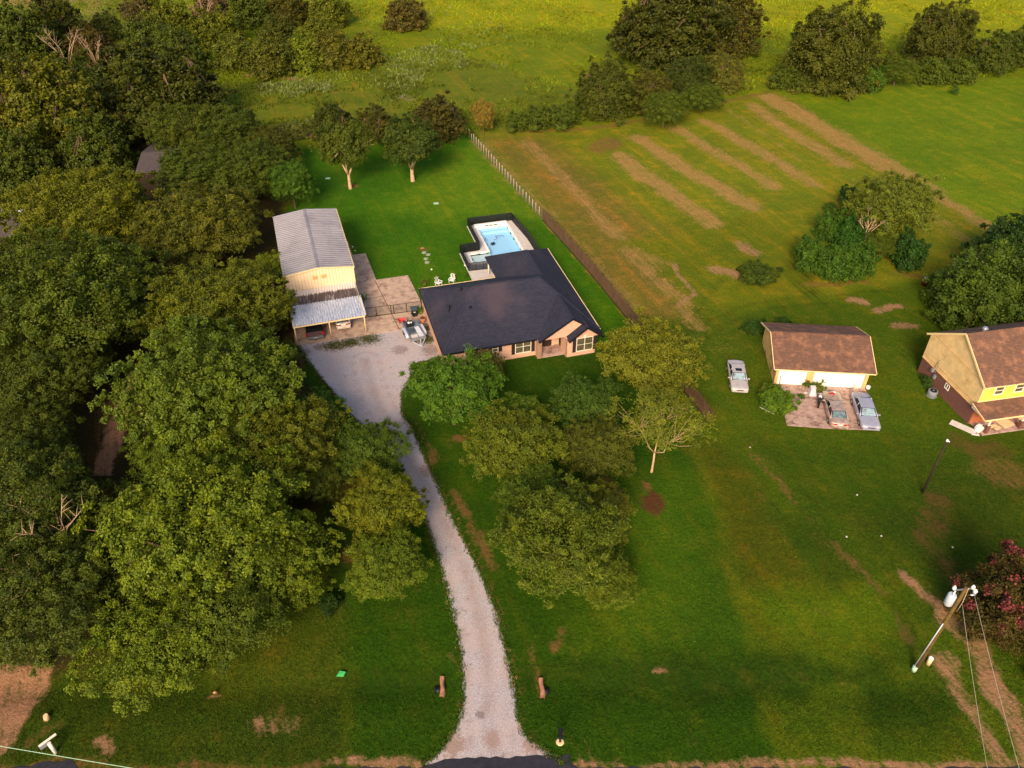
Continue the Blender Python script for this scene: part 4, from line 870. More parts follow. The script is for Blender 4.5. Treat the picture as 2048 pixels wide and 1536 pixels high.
# ---- privacy fence and wire fence along the lot
FL = [XY(31.08, 94.0), XY(32.3, 80), XY(33.0, 67.1), XY(33.35, 58), XY(33.57, 49.54)]
e = empty('privacy_fence', FL[0][0], FL[0][1], 0, 'long brown wooden privacy fence of vertical boards beside the brick house', 'fence')
b = MB(); r = MB(); ox, oy = FL[0]
for i in range(len(FL) - 1):
    A_, B_ = Vector(FL[i]), Vector(FL[i + 1]); L = (B_ - A_).length; d = (B_ - A_) / L; s_ = 0
    while s_ < L - .05:
        p = A_ + d * (s_ + .11) - Vector((ox, oy)); b.cbox((p.x, p.y, .9 + random.uniform(-.015, .015)), (.2, .03, 1.8), math.atan2(d.y, d.x)); s_ += .225
        if int(s_ / .225) % 10 == 0: r.cbox((p.x - d.y * .09, p.y + d.x * .09, .88), (.12, .12, 1.86), math.atan2(d.y, d.x))
    a = A_ - Vector((ox, oy)); c = B_ - Vector((ox, oy)); q = Vector((-d.y, d.x)) * .05
    for z in (.4, 1.5): bar(r, (a.x + q.x, a.y + q.y, z), (c.x + q.x, c.y + q.y, z), .05, .1)
    bar(r, (a.x, a.y, .05), (c.x, c.y, .05), .08, .2)
b.build('board_panel', M['wood_fence'], e); r.build('rail', M['wood_dark'], e)
st_, en_ = Vector(XY(28.45, 125.6)), Vector(FL[0])
e = empty('wire_fence', st_.x, st_.y, 0, 'wire fence with pale wooden posts beyond the privacy fence', 'fence'); n_ = 26
b = MB(); c = en_ - st_; d = c.normalized(); q = Vector((-d.y, d.x)) * .01; b.prism([tuple(q), tuple(-q), tuple(c - q), tuple(c + q)], .05, 1.25); b.build('wire_mesh', M['wire_mesh'], e)
for k in range(n_):
    p = c * k / n_; g = MB(); g.tube([(p.x, p.y, 0), (p.x, p.y, 1.4)], .042, 6); g.build('post', M['wood_post'], e)

# ============================================================ VEHICLES
def loft(stations, m_rings, smooth=True):
    """stations: list of (y, [(x,z)...]) half profiles from bottom centre to top centre, mirrored"""
    mb = MB(); rings = []
    for y, pr_ in stations:
        ring = [(x, y, z) for x, z in pr_] + [(-x, y, z) for x, z in pr_[::-1]]
        rings.append(ring)
    n = len(rings[0]); vs = [p for r in rings for p in r]; fs = []
    for i in range(len(rings) - 1):
        for k in range(n): fs.append((i * n + k, (i + 1) * n + k, (i + 1) * n + (k + 1) % n, i * n + (k + 1) % n))
    fs.append(tuple(range(n))); fs.append(tuple(range((len(rings) - 1) * n, len(rings) * n))[::-1])
    mb.add(vs, fs, smooth); return mb
def wheel(parent, x, y, r, w_=.2, arch=True):
    b = MB(); b.tube([(x - w_ / 2, y, r), (x + w_ / 2, y, r)], r, 18); o = b.build('wheel', M['tyre'], parent)
    s_ = 1 if x > 0 else -1; b = MB(); b.tube([(x + s_ * w_ / 2, y, r), (x + s_ * (w_ / 2 + .02), y, r)], [r * .66, r * .6], 14); b.build('rim', M['rim'], o)
def car(name, x, y, rz, label, paint, cat='car', Lc=4.4, Wc=1.62, kind='sedan', front_glass='glass_dark', rear_glass='glass_teal', sunroof=False, group=None):
    """car pointing to local -y, units before K"""
    e = empty(name, x, y, rz, label, cat, group); h = Wc / 2; L = Lc / 2
    bh, hood = (.66, .74) if kind == 'sedan' else (.78, .86)
    if kind == 'sedan': Y = [(-1, .40, .62, .80), (-.975, .24, .68, .93), (-.88, .2, .735, .99), (-.5, .2, .80, 1.0), (-.3, .2, .84, 1.0), (.3, .2, .86, 1.0), (.62, .2, .86, 1.0), (.9, .2, .84, .97), (.975, .26, .80, .92), (1, .4, .66, .84)]
    else: Y = [(-1, .42, .7, .82), (-.97, .28, .82, .93), (-.86, .24, .9, .99), (-.5, .24, .96, 1.0), (.0, .24, 1.0, 1.0), (.6, .24, 1.02, 1.0), (.9, .24, 1.0, .98), (.97, .3, .95, .94), (1, .42, .72, .86)]
    st2 = []
    for t, zb, zt, wf in Y:
        hw = h * wf; st2.append((t * L, [(hw * .6, zb), (hw * .95, zb + .06), (hw, zb + (zt - zb) * .45), (hw * .975, zt - .10), (hw * .9, zt - .015), (hw * .5, zt + .015), (.0, zt + .025)]))
    bo = loft(st2, None).build('body', M[paint], e)
    # greenhouse
    if kind == 'sedan': a0, a1, b1, b0, zr, zb = -.46, -.13, .42, .72, 1.24, .80
    else: a0, a1, b1, b0, zr, zb = -.44, -.14, .78, .93, 1.46, .94
    hw0, hw1 = h * .9, h * .70
    def gh(s_, zt_, inset):
        return [(-hw0 + inset, a0 * L + inset, zb), (hw0 - inset, a0 * L + inset, zb), (hw1 - inset * .5, a1 * L, zt_), (-hw1 + inset * .5, a1 * L, zt_), (-hw0 + inset, b0 * L - inset, zb), (hw0 - inset, b0 * L - inset, zb), (hw1 - inset * .5, b1 * L, zt_), (-hw1 + inset * .5, b1 * L, zt_)]
    v = gh(1, zr - .03, 0)
    b = MB(); b.add([v[0], v[1], v[2], v[3]], [(0, 1, 2, 3)]); ws = b.build('windscreen', M['glass_dark'], e)
    def inset(qs, k, up_):
        P = [Vector(q) for q in qs]; c_ = sum(P, Vector()) / 4; n_ = (P[1] - P[0]).cross(P[3] - P[0]).normalized(); n_ = n_ if n_.z > 0 else -n_
        return [tuple(c_ + (p - c_) * k + n_ * up_) for p in P]
    if front_glass != 'glass_dark':
        b = MB(); b.add(inset((v[0], v[1], v[2], v[3]), .84, .012), [(0, 1, 2, 3)]); b.build('sunshade', M[front_glass], ws)
    b = MB(); b.add([v[5], v[4], v[7], v[6]], [(0, 1, 2, 3)]); rw_ = b.build('rear_window', M['glass_dark'], e)
    if rear_glass != 'glass_dark':
        b = MB(); b.add(inset((v[5], v[4], v[7], v[6]), .86, .012), [(0, 1, 2, 3)]); b.build('glass_tint', M[rear_glass], rw_)
    for s_ in (0, 1):
        b = MB(); q = (v[1], v[5], v[6], v[2]) if s_ else (v[4], v[0], v[3], v[7]); b.add(q, [(0, 1, 2, 3)]); b.build('side_window', M['glass_dark'], e)
    b = MB(); ry0, ry1 = a1 * L - .05, b1 * L + .05; rw = hw1 + .02   # roof, slightly crowned, plus pillars
    vs = []; 
    for ty in (0, .15, .5, .85, 1):
        for tx in (-1, -.8, 0, .8, 1): vs.append((tx * rw, ry0 + (ry1 - ry0) * ty, zr - .045 + .06 * (1 - .6 * abs(tx) ** 3) * (1 - .45 * abs(2 * ty - 1) ** 3)))
    b.add(vs, [(i * 5 + k, i * 5 + k + 1, i * 5 + k + 6, i * 5 + k + 5) for i in range(4) for k in range(4)], True)
    for i0, i1 in ((0, 3), (1, 2), (4, 7), (5, 6)): b.tube([v[i0], v[i1]], [.05, .045], 5)
    mx_ = (a0 + b0) / 2 * L
    for s_ in (-1, 1): b.tube([(s_ * hw0, mx_, zb), (s_ * hw1, mx_ + .02, zr - .03)], .035, 5)
    if kind != 'sedan':
        for s_ in (-1, 1): b.tube([(s_ * hw0, mx_ + .75, zb), (s_ * hw1, mx_ + .7, zr - .03)], .045, 5)
    b.build('roof', M[paint], e)
    if sunroof: b = MB(); b.box(-.32, .32, a1 * L + .18, a1 * L + .62, zr + .005, zr + .022); b.build('sunroof', M['glass_dark'], e)
    wy = .62 * L
    for sx_ in (-1, 1):
        wheel(e, sx_ * (h - .08), -wy, .30); wheel(e, sx_ * (h - .08), wy, .30)
    for s_ in (-1, 1):
        b = MB(); b.cbox((s_ * h * .68, -L + .10, zb - .17), (.36, .14, .12), s_ * .22); b.build('headlight', M['headlight'], e)
        b = MB(); b.cbox((s_ * h * .60, L - .045, zb - .12), (.5, .1, .13), -s_ * .12); b.build('tail_light', M['red_light'], e)
        b = MB(); b.cbox((s_ * (h + .09), a0 * L + .28, zb + .05), (.2, .1, .12)); b.build('mirror', M[paint], e)
    b = MB(); b.box(-.34, .34, -L - .01, -L + .05, .5, .6); b.build('grille', M['iron_black'], e)
    b = MB(); b.box(-.2, .2, L - .005, L + .02, .56, .68); b.build('number_plate', M['plate'], e)
    b = MB(); b.cbox((0, -L + .02, .40), (Wc * .84, .14, .16)); b.build('front_bumper', M[paint], e); b = MB(); b.cbox((0, L - .02, .42), (Wc * .86, .14, .18)); b.build('rear_bumper', M[paint], e)
    return e
car('parked_car', 22.75, 63.75, math.radians(-6.5), 'champagne grey sedan with dark sunroof parked alone on the grass', 'car_champagne', Lc=4.75, Wc=1.76, front_glass='sunshade', sunroof=True)
car('parked_car', 30.95, 58.55, math.radians(180 - 7.5), 'dusty beige sedan parked nose-in with its red tail lights outward', 'car_rosy', Lc=4.95, Wc=1.78, rear_glass='glass_teal')
car('parked_car', 33.75, 58.3, math.radians(-6.5), 'silver blue sedan parked nose-out nearest the right garage door', 'car_silver', Lc=5.05, Wc=1.8, front_glass='sunshade')
x, y = XY(2.15, 76.85)
car('white_suv', x, y, YA + math.pi, 'white sport utility vehicle parked tail-out under the carport', 'car_white', cat='suv', Lc=4.2, Wc=1.66, kind='suv', rear_glass='glass_dark')
# pickup truck, nose into the carport
x, y = XY(-1.0, 76.4)
tr = empty('pickup_truck', x, y, YA + math.pi, 'dark red pickup truck with its tailgate facing out of the carport', 'pickup truck')
h, L = .88, 2.65
loft([(-L, [(h * .5, .5), (h * .8, .55), (h * .85, .7), (h * .8, .95), (.0, 1.0)]), (-L + .15, [(h * .6, .35), (h * .95, .4), (h, .7), (h * .95, 1.0), (0, 1.05)]), (-1.1, [(h * .6, .35), (h * .95, .4), (h, .7), (h * .97, 1.06), (0, 1.1)]), (.75, [(h * .6, .35), (h * .95, .4), (h, .7), (h * .97, 1.08), (0, 1.1)])], None).build('body', M['truck_red'], tr)
b = MB(); b.box(-h, -h + .12, .75, L - .05, .4, 1.08); b.box(h - .12, h, .75, L - .05, .4, 1.08); b.box(-h + .12, h - .12, .75, L - .1, .4, .62); b.build('truck_bed', M['truck_red'], tr)
b = MB(); b.box(-h + .1, h - .1, .8, L - .15, 1.0, 1.06); b.build('bed_cover', M['black_plastic'], tr)
b = MB(); b.box(-h + .08, h - .08, L - .1, L + .0, .55, 1.08); b.box(-h + .12, h - .12, L, L + .02, .62, .78); b.box(-h + .12, h - .12, L, L + .02, .84, 1.0); b.build('tailgate', M['truck_tailgate'], tr)
b = MB(); b.box(-h + .02, h - .02, L - .02, L + .16, .36, .54); b.build('rear_bumper', M['galv'], tr); b = MB(); b.box(-.18, .18, L + .16, L + .18, .4, .5); b.build('number_plate', M['plate'], tr)
b = MB(); b.box(-.05, .05, L + .1, L + .38, .3, .36); b.build('tow_hitch', M['iron_black'], tr)
for s_ in (-1, 1):
    b = MB(); b.box(s_ * h - .1, s_ * h + .1, L - .12, L + .015, .62, 1.02); b.build('tail_light', M['red_light'], tr)
    b = MB(); b.cbox((s_ * h * .75, -L + .02, .8), (.3, .12, .16)); b.build('headlight', M['headlight'], tr)
    for wy in (-1.65, 1.65): wheel(tr, s_ * (h - .1), wy, .37, .24)
b = MB(); c_ = [(-.8, -.95, 1.06), (.8, -.95, 1.06), (.66, -.45, 1.58), (-.66, -.45, 1.58), (-.8, .72, 1.06), (.8, .72, 1.06), (.68, .55, 1.58), (-.68, .55, 1.58)]
b.add(c_, [(0, 1, 2, 3), (5, 4, 7, 6), (1, 5, 6, 2), (4, 0, 3, 7)]); b.build('cab_glass', M['glass_dark'], tr)
b = MB(); b.cbox((0, .05, 1.6), (1.4, 1.08, .07)); 
for i0, i1 in ((0, 3), (1, 2), (4, 7), (5, 6)): b.tube([c_[i0], c_[i1]], .05, 5)
b.build('cab_roof', M['truck_red'], tr)

# ---- utility trailer with its load
tx, ty = XY(9.4, 71.95)
ta = YA + math.radians(2)
tl = empty('utility_trailer', tx, ty, YA + math.radians(6), 'galvanised utility trailer with light fenders loaded with equipment by the house wall', 'trailer')
b = MB(); b.box(-.78, .78, -1.75, 1.9, .42, .47); b.build('floor', M['galv'], tl)
b = MB()
for a_, c_ in [((-.8, -1.78), (.8, -1.78)), ((-.8, -1.78), (-.8, 1.9)), ((.8, -1.78), (.8, 1.9))]:
    for z in (.47, .78): bar(b, (*a_, z), (*c_, z), .07, .07)
for x_, y_ in [(-.8, -1.78), (.8, -1.78), (-.8, 0), (.8, 0), (-.8, 1.9), (.8, 1.9)]: b.box(x_ - .035, x_ + .035, y_ - .035, y_ + .035, .4, .8)
b.box(-.8, .8, -1.8, -1.77, .47, .78); b.box(-.815, -.79, -1.78, 1.9, .47, .74); b.box(.79, .815, -1.78, 1.9, .47, .74); b.build('side_rail', M['galv'], tl)
b = MB(); bar(b, (-.7, -1.78, .4), (0, -2.9, .4), .07, .07); bar(b, (.7, -1.78, .4), (0, -2.9, .4), .07, .07); bar(b, (0, -2.3, .4), (0, -2.95, .45), .08, .08); b.tube([(.12, -2.2, .1), (.12, -2.2, .75)], .035, 6); b.build('tongue', M['galv_light'], tl)
for s_ in (-1, 1):
    b = MB(); vs = []
    for yy, zz in [(-.95, .38), (-.8, .66), (-.55, .74), (.55, .74), (.8, .66), (.95, .38)]: vs += [(s_ * .86, yy, zz), (s_ * 1.16, yy, zz)]
    b.add(vs, [(2 * i, 2 * i + 1, 2 * i + 3, 2 * i + 2) for i in range(5)]); b.build('fender', M['galv_light'], tl)
    for wy in (-.4, .4): b = MB(); b.tube([(s_ * .9, wy, .3), (s_ * 1.1, wy, .3)], .3, 16); b.build('wheel', M['tyre'], tl)
def loc(e, x, y): return local(e, x, y)
rzt = tl.rotation_euler.z
x, y = loc(tl, -.1, 1.15)
e = empty('welding_machine', x, y, rzt, 'black engine with white parts at the rear of the trailer bed', 'machine', z=.47)
b = MB(); b.cbox((0, 0, .2), (.75, .55, .4)); b.cbox((.1, .1, .45), (.4, .3, .15)); b.build('engine', M['black_plastic'], e)
b = MB(); b.tube([(-.15, -.1, .42), (-.15, -.1, .55)], .13, 10); b.tube([(.12, -.12, .42), (.12, -.12, .52)], .1, 10); b.build('fuel_tank', M['white_plastic'], e); b = MB(); b.tube([(-.3, .3, 0), (-.3, .3, .8)], .02, 5); b.tube([(.0, .35, 0), (.0, .35, .95), (.15, .2, 1.0)], .02, 5); b.build('handle', M['galv_light'], e)
x, y = loc(tl, -.05, .1); o = MB(); o.cbox((0, 0, .07), (.75, .7, .14)); o.cbox((0, 0, .16), (.6, .55, .04)); o = o.build('metal_case', M['grey_plastic']); place(o, x, y, rzt, .47); tag(o, 'flat grey metal case in the middle of the trailer', 'case')
x, y = loc(tl, -.3, -1.2); o = MB(); o.cbox((0, 0, .1), (.75, .6, .2)); o.cbox((.05, .0, .21), (.7, .5, .02), .05); o = o.build('cardboard_box', M['board_white']); place(o, x, y, rzt, .47); tag(o, 'pale pink cardboard box at the front of the trailer', 'box')
x, y = loc(tl, .45, -.6)
e = empty('shelving_stack', x, y, rzt, 'stack of light slatted metal racks along the trailer right side', 'racks', z=.47)
for k in range(3):
    b = MB(); z = .06 + k * .09; b.cbox((0, 0, z), (.5, 2.0, .02), .03 * k)
    for j in range(12): b.cbox((0, -.9 + j * .16, z + .03), (.46, .05, .03), .03 * k)
    b.build('rack', M['galv_light'] if k % 2 == 0 else M['white_plastic'], e)
x, y = XY(8.5, 74.35)
e = empty('wheelbarrow', x, y, rzt + 1.3, 'red wheelbarrow standing behind the trailer left fender', 'wheelbarrow')
b = MB(); vs = [(-.28, -.45, .62), (.28, -.45, .62), (.32, .4, .66), (-.32, .4, .66), (-.16, -.25, .34), (.16, -.25, .34), (.18, .22, .34), (-.18, .22, .34)]
b.add(vs, [(4, 5, 6, 7), (0, 4, 7, 3), (1, 2, 6, 5), (0, 1, 5, 4), (2, 3, 7, 6)]); b.build('tray', M['red_paint'], e)
b = MB(); b.tube([(-.05, -.6, .2), (.05, -.6, .2)], .2, 12); b.build('wheel', M['tyre'], e); b = MB()
for s_ in (-1, 1): b.tube([(s_ * .06, -.6, .2), (s_ * .2, .2, .34), (s_ * .26, .95, .6)], .025, 5); b.tube([(s_ * .2, .25, .34), (s_ * .22, .35, 0)], .02, 5)
b.build('handle', M['wood_dark'], e)
# bin
x, y = XY(10.1, 75.6)
e = empty('wheeled_bin', x, y, YA, 'tall black wheeled rubbish bin beside the driveway gate', 'bin')
b = MB(); b.add([(-.27, -.3, .06), (.27, -.3, .06), (.27, .25, .06), (-.27, .25, .06), (-.34, -.38, .95), (.34, -.38, .95), (.34, .34, .95), (-.34, .34, .95)], [(0, 3, 2, 1), (0, 1, 5, 4), (1, 2, 6, 5), (2, 3, 7, 6), (3, 0, 4, 7), (4, 5, 6, 7)]); b.build('body', M['black_plastic'], e)
b = MB(); b.cbox((0, -.02, 1.0), (.74, .82, .07), 0, .06); b.build('lid', M['grey_plastic'], e); b = MB(); b.cbox((0, -.36, .7), (.2, .02, .1)); b.build('sticker', M['plate'], e)
for s_ in (-1, 1): b = MB(); b.tube([(s_ * .25, .3, .12), (s_ * .33, .3, .12)], .12, 12); b.build('wheel', M['tyre'], e)
# jar
x, y = XY(10.75, 73.9); e = empty('terracotta_planter', x, y, 0, 'tan terracotta planter against the side wall of the brick house', 'planter')
b = MB(); b.tube([(0, 0, 0), (0, 0, .3), (0, 0, .62), (0, 0, .68)], [.2, .3, .34, .36], 14); b.build('pot', M['terracotta'], e); b = MB(); b.tube([(0, 0, .68), (0, 0, .7)], .3, 12); b.build('soil', M['earth_dark'], e)

# ---- lawn chairs, stepping stones, yard markers
def adirondack(x, y, rz, label):
    e = empty('lawn_chair', x, y, rz, label, 'chair', 'white chairs behind the house')
    b = MB(); b.cbox((0, 0, .3), (.55, .55, .04), 0, -.15); b.build('seat', M['white_plastic'], e)
    b = MB()
    for k in (-2, -1, 1, 2): b.cbox((k * .11, .34, .62), (.09, .03, .7), 0, .35)
    b.cbox((0, .42, .92), (.5, .04, .09), 0, .35); b.cbox((0, .24, .42), (.5, .04, .09), 0, .35); b.build('backrest', M['white_plastic'], e)
    for s_ in (-1, 1):
        b = MB(); b.cbox((s_ * .32, .0, .5), (.1, .65, .03)); b.build('armrest', M['white_plastic'], e)
        for yy in (-.24, .26): b = MB(); b.cbox((s_ * .28, yy, .25), (.05, .07, .5)); b.build('leg', M['white_plastic'], e)
x, y = XY(14.1, 81.3); adirondack(x, y, YA + .7, 'white lawn chair behind the house, the left of the pair')
x, y = XY(15.75, 81.5); adirondack(x, y, YA - .6, 'white lawn chair behind the house, the right of the pair')
for (u, v, lab) in [(13.89, 89.5, 'round pale stepping stone nearest the bare dirt patch'), (14.3, 88.85, 'round stepping stone second from the dirt patch, offset to the right'), (13.82, 87.9, 'round stepping stone third from the dirt patch'), (13.79, 86.95, 'round stepping stone nearest the house in the row')]:
    b = MB(); b.tube([(0, 0, -.02), (0, 0, .06)], .3, 14, smooth=False); o = b.build('stepping_stone', M['stone']); place(o, *XY(u, v)); tag(o, lab, 'stepping stone', 'stepping stones on the back lawn')
for (u, v, r_, lab, z) in [(5.35, 93.5, .1, 'small white sprinkler cap beside the workshop, farther one', .08), (5.55, 92.4, .1, 'small white sprinkler cap beside the workshop, nearer one', .08), (13.97, 85.1, .12, 'small white cap on the lawn between stones and chairs', .08), (18.1, 84.9, .09, 'small pale cap on the lawn beside the pool deck edge', .12)]:
    b = MB(); b.tube([(0, 0, 0), (0, 0, z), (0, 0, z + .03)], [r_, r_, r_ * .6], 10); o = b.build('sprinkler_cap', M['white_plastic']); place(o, *XY(u, v)); tag(o, lab, 'sprinkler cap', 'white caps on the back lawn')
for (px_, py_, lab) in [(872, 407, 'pale square utility cover in the middle of the back lawn'), (656, 357, 'pale square utility cover left of the orange-barked tree')]:
    b = MB(); b.box(-.35, .35, -.22, .22, -.02, .06); o = b.build('utility_cover', M['mint']); place(o, *G(px_, py_), .1); tag(o, lab, 'utility cover', 'pale covers on the back lawn')

# ---- clutter before the double garage
x, y = 29.9, 60.0
e = empty('motorcycle', x, y, math.radians(160), 'black motorcycle with white fairing standing left of the beige sedan', 'motorcycle')
for wy in (-.62, .62): b = MB(); b.tube([(-.06, wy, .3), (.06, wy, .3)], .3, 14); b.build('wheel', M['tyre'], e)
b = MB(); b.cbox((0, 0, .45), (.26, .7, .35)); b.tube([(0, .62, .3), (0, .4, .75)], .05, 6); b.tube([(0, -.62, .3), (0, -.42, .85)], .05, 6); b.build('frame', M['black_plastic'], e)
b = MB(); b.tube([(0, -.35, .8), (0, .0, .84), (0, .1, .78)], [.13, .17, .1], 10); b.build('fuel_tank', M['white_plastic'], e); b = MB(); b.tube([(0, .08, .78), (0, .4, .8), (0, .62, .86)], [.13, .15, .08], 8); b.build('seat', M['black_plastic'], e)
b = MB(); b.tube([(-.35, -.36, .95), (0, -.46, .92), (.35, -.36, .95)], .025, 6); b.tube([(0, -.52, .8), (0, -.6, .82)], [.1, .09], 10); b.build('handlebar', M['chrome'], e)
o = MB()
sb = [(-.35, -.6, .02), (.35, -.55, .02), (.4, .55, .02), (-.3, .6, .02)]
o.add([(-.38, -.65, .0), (.38, -.6, .0), (.34, .6, 0), (-.32, .62, 0), (-.22, -.3, .55), (.2, -.3, .6), (.22, .35, .72), (-.2, .35, .66)], [(0, 3, 2, 1), (0, 1, 5, 4), (1, 2, 6, 5), (2, 3, 7, 6), (3, 0, 4, 7), (4, 5, 6, 7)], False)
o.cbox((.0, .05, .68), (.5, .4, .1), .2, .15); o = o.build('covered_grill', M['cloth_grey']); place(o, 29.75, 61.65, -.15); tag(o, 'pale grey cloth covered bundle before the garage doors', 'covered grill')
o = MB(); o.cbox((0, 0, .14), (.3, .22, .28)); o.tube([(0, .0, .28), (.08, 0, .36)], [.05, .03], 7); o = o.build('fuel_can', M['red_paint']); place(o, 29.85, 62.35, .4, .62); o.location.z = .0; tag(o, 'red fuel can among the plants at the garage pillar', 'fuel can')
o = MB(); o.cbox((0, 0, .02), (.35, .2, .04), .3); o = o.build('scrap_board', M['board_white']); place(o, 29.1, 61.6, .1, .06); tag(o, 'small white scrap on the concrete left of the covered bundle', 'scrap')
e = empty('step_ladder', 33.95, 61.75, .2, 'small pale step ladder standing behind the silver blue sedan', 'ladder')
b = MB()
for s_ in (-1, 1): b.tube([(s_ * .2, -.2, 0), (s_ * .15, 0, 1.05)], .025, 5); b.tube([(s_ * .2, .25, 0), (s_ * .15, .02, 1.05)], .02, 5)
b.build('frame', M['galv_light'], e)
for k in range(3): b = MB(); b.cbox((0, -.15 + k * .05, .27 + k * .27), (.34, .12, .03)); b.build('step', M['board'], e)
o = MB(); o.tube([(0, 0, 0), (-.22, .9 * .3, 2.05)], .035, 6); o = o.build('leaning_pole', M['wood_dark']); place(o, 26.45, 61.5); tag(o, 'thin dark pole leaning over the bush by the left garage door', 'pole')
o = MB(); o.cbox((0, 0, .04), (1.6, .06, .06)); o = o.build('ground_rail', M['board_white']); place(o, 24.6, 58.9, -.75); tag(o, 'thin pale rail lying in the grass beside the driveway bush', 'rail')
e = empty('engine_parts', 31.35, 60.9 - .35, .0, 'red cloth and white papers lying on the bonnet of the beige sedan', 'rags', z=.84)
b = MB(); b.cbox((-.25, 0, .03), (.5, .2, .07), .2); b.cbox((.0, -.12, .04), (.2, .15, .08), .5); b.build('cloth', M['red_paint'], e); b = MB(); b.cbox((0.0, .14, .04), (.5, .16, .05), .15); b.build('paper', M['white_plastic'], e)
# gravel chips at the right door
b = MB()
for k in range(40): b.cbox((random.uniform(-1.6, 1.1), random.uniform(-.25, .2), .07), (random.uniform(.03, .1), random.uniform(.03, .08), .03), random.random() * 3)
o = b.build('litter_scraps', M['board_white']); place(o, 32.4, 62.3, NGA); tag(o, 'scatter of small pale scraps along the right garage door', 'litter', kind='stuff')

# barrel in the field
e = empty('rusty_barrel', *G(1848, 570), 0, 'dark red barrel standing alone on the lawn near the thicket', 'barrel')
b = MB(); b.tube([(0, 0, 0), (0, 0, .3), (0, 0, .33), (0, 0, .6), (0, 0, .63), (0, 0, .95)], [.33, .33, .35, .35, .33, .33], 14); b.build('drum', M['maroon'], e); b = MB(); b.tube([(0, 0, .95), (0, 0, .97)], .28, 12); b.build('lid', M['plate'], e)
# mailbox
e = empty('mailbox', *G(1120, 1484), .0, 'black mailbox on a short post beside the driveway mouth', 'mailbox')
b = MB(); b.box(-.06, .06, -.06, .06, 0, .95); b.build('post', M['iron_black'], e)
b = MB(); vs = []
for yy in (-.32, .32):
    for k in range(9): a = math.pi * k / 8; vs.append((.14 * math.cos(a), yy, 1.1 + .12 * math.sin(a)))
    vs += [(-.14, yy, .95), (.14, yy, .95)]
b.add(vs, [tuple(range(11))[::-1], tuple(range(11, 22))] + [(k, (k + 1) % 11, 11 + (k + 1) % 11, 11 + k) for k in range(11)]); b.build('box', M['black_plastic'], e)
b = MB(); b.box(.14, .155, -.1, -.04, 1.05, 1.3); b.build('flag', M['red_paint'], e); b = MB(); b.tube([(0, 0, -.05), (0, 0, .05)], [.36, .2], 9); b.build('footing', M['board'], e)
# culvert ends
for (px_, py_, sgn, lab) in [(884, 1373, -1, 'bare earth culvert headwall left of the driveway'), (1084, 1376, 1, 'bare earth culvert headwall right of the driveway')]:
    x, y = G(px_, py_); e = empty('culvert', x, y, 0, lab, 'culvert')
    b = MB(); n_ = 14; vs = []
    for k in range(n_ + 1):
        t = k / n_; yy = (t - .5) * 1.5; hh = .05 + .03 * math.sin(9 * t + px_); ww = .17 + .02 * math.sin(7 * t)
        for q, z in ((-ww, -.3), (-ww * .7, hh * .8), (0, hh), (ww * .7, hh * .8), (ww, -.3)): vs.append((q + .05 * math.sin(5 * t), yy, z))
    b.add(vs, [(i * 5 + j, i * 5 + j + 1, i * 5 + j + 6, i * 5 + j + 5) for i in range(n_) for j in range(4)], True); b.build('headwall', M['dirt'], e)
    b = MB(); b.tube([(.0, -.1, -.3), (.5 * sgn, -.1, -.3)], .26, 14); b.build('pipe', M['iron_black'], e)
# stump, green valve cover, clumps
e = empty('tree_stump', *G(94, 1436), .3, 'pale cut tree stump by the dirt clearing at lower left', 'stump')
b = MB(); b.tube([(0, 0, -.1), (0, 0, .12), (0, 0, .3)], [.26, .19, .16], 11); b.build('trunk', M['bark_pale'], e); b = MB(); b.tube([(0, 0, .3), (0, 0, .31)], .15, 11); b.build('cut_face', M['board'], e)
o = MB(); o.add([(-.3, -.18, .03), (.2, -.22, .05), (.32, .1, .12), (-.1, .22, .06), (-.3, -.18, .0), (.2, -.22, .0), (.32, .1, .0), (-.1, .22, .0)], [(0, 1, 2, 3), (0, 4, 5, 1), (1, 5, 6, 2), (2, 6, 7, 3), (3, 7, 4, 0)]); o = o.build('green_tarp', M['green_plastic']); place(o, *G(682, 1348)); tag(o, 'small bright green plastic scrap on the lawn edge', 'plastic sheet')
for (px_, py_, r_, lab) in [(845, 497, .25, 'low dirt clod in the bare patch on the back lawn'), (430, 1386, .14, 'small clod of orange earth on the lower left lawn')]:
    b = MB(); b.tube([(-r_, 0, .01), (0, 0.03, .06), (r_, 0, .01)], [.05, .12, .04], 7); o = b.build('earth_clod', M['dirt']); place(o, *G(px_, py_)); tag(o, lab, 'earth clod')

for (px_, py_, lab) in [(1714, 990, 'pale clod lying on the middle of the right lawn'), (1693, 1074, 'small white litter left of the dark lawn pole'), (1762, 1072, 'small white litter below the garage pad'), (1500, 895, 'tiny pale stone near the end of the privacy fence'), (1905, 1095, 'cluster stone on the lawn above the flowering tree'), (855, 800, 'small white pebble patch at the driveway edge')]:
    b = MB(); r_ = .07; b.add([(-r_, -.06, 0), (r_, -.08, 0), (r_ * .9, .08, 0), (-r_ * .8, .07, 0), (-.04, -.02, .07), (.05, .01, .08)], [(0, 3, 2, 1), (0, 1, 5, 4), (1, 2, 5), (2, 3, 4, 5), (3, 0, 4)]); o = b.build('pebble', M['board_white']); place(o, *G(px_, py_), random.random() * 3, .01); tag(o, lab, 'pebble')
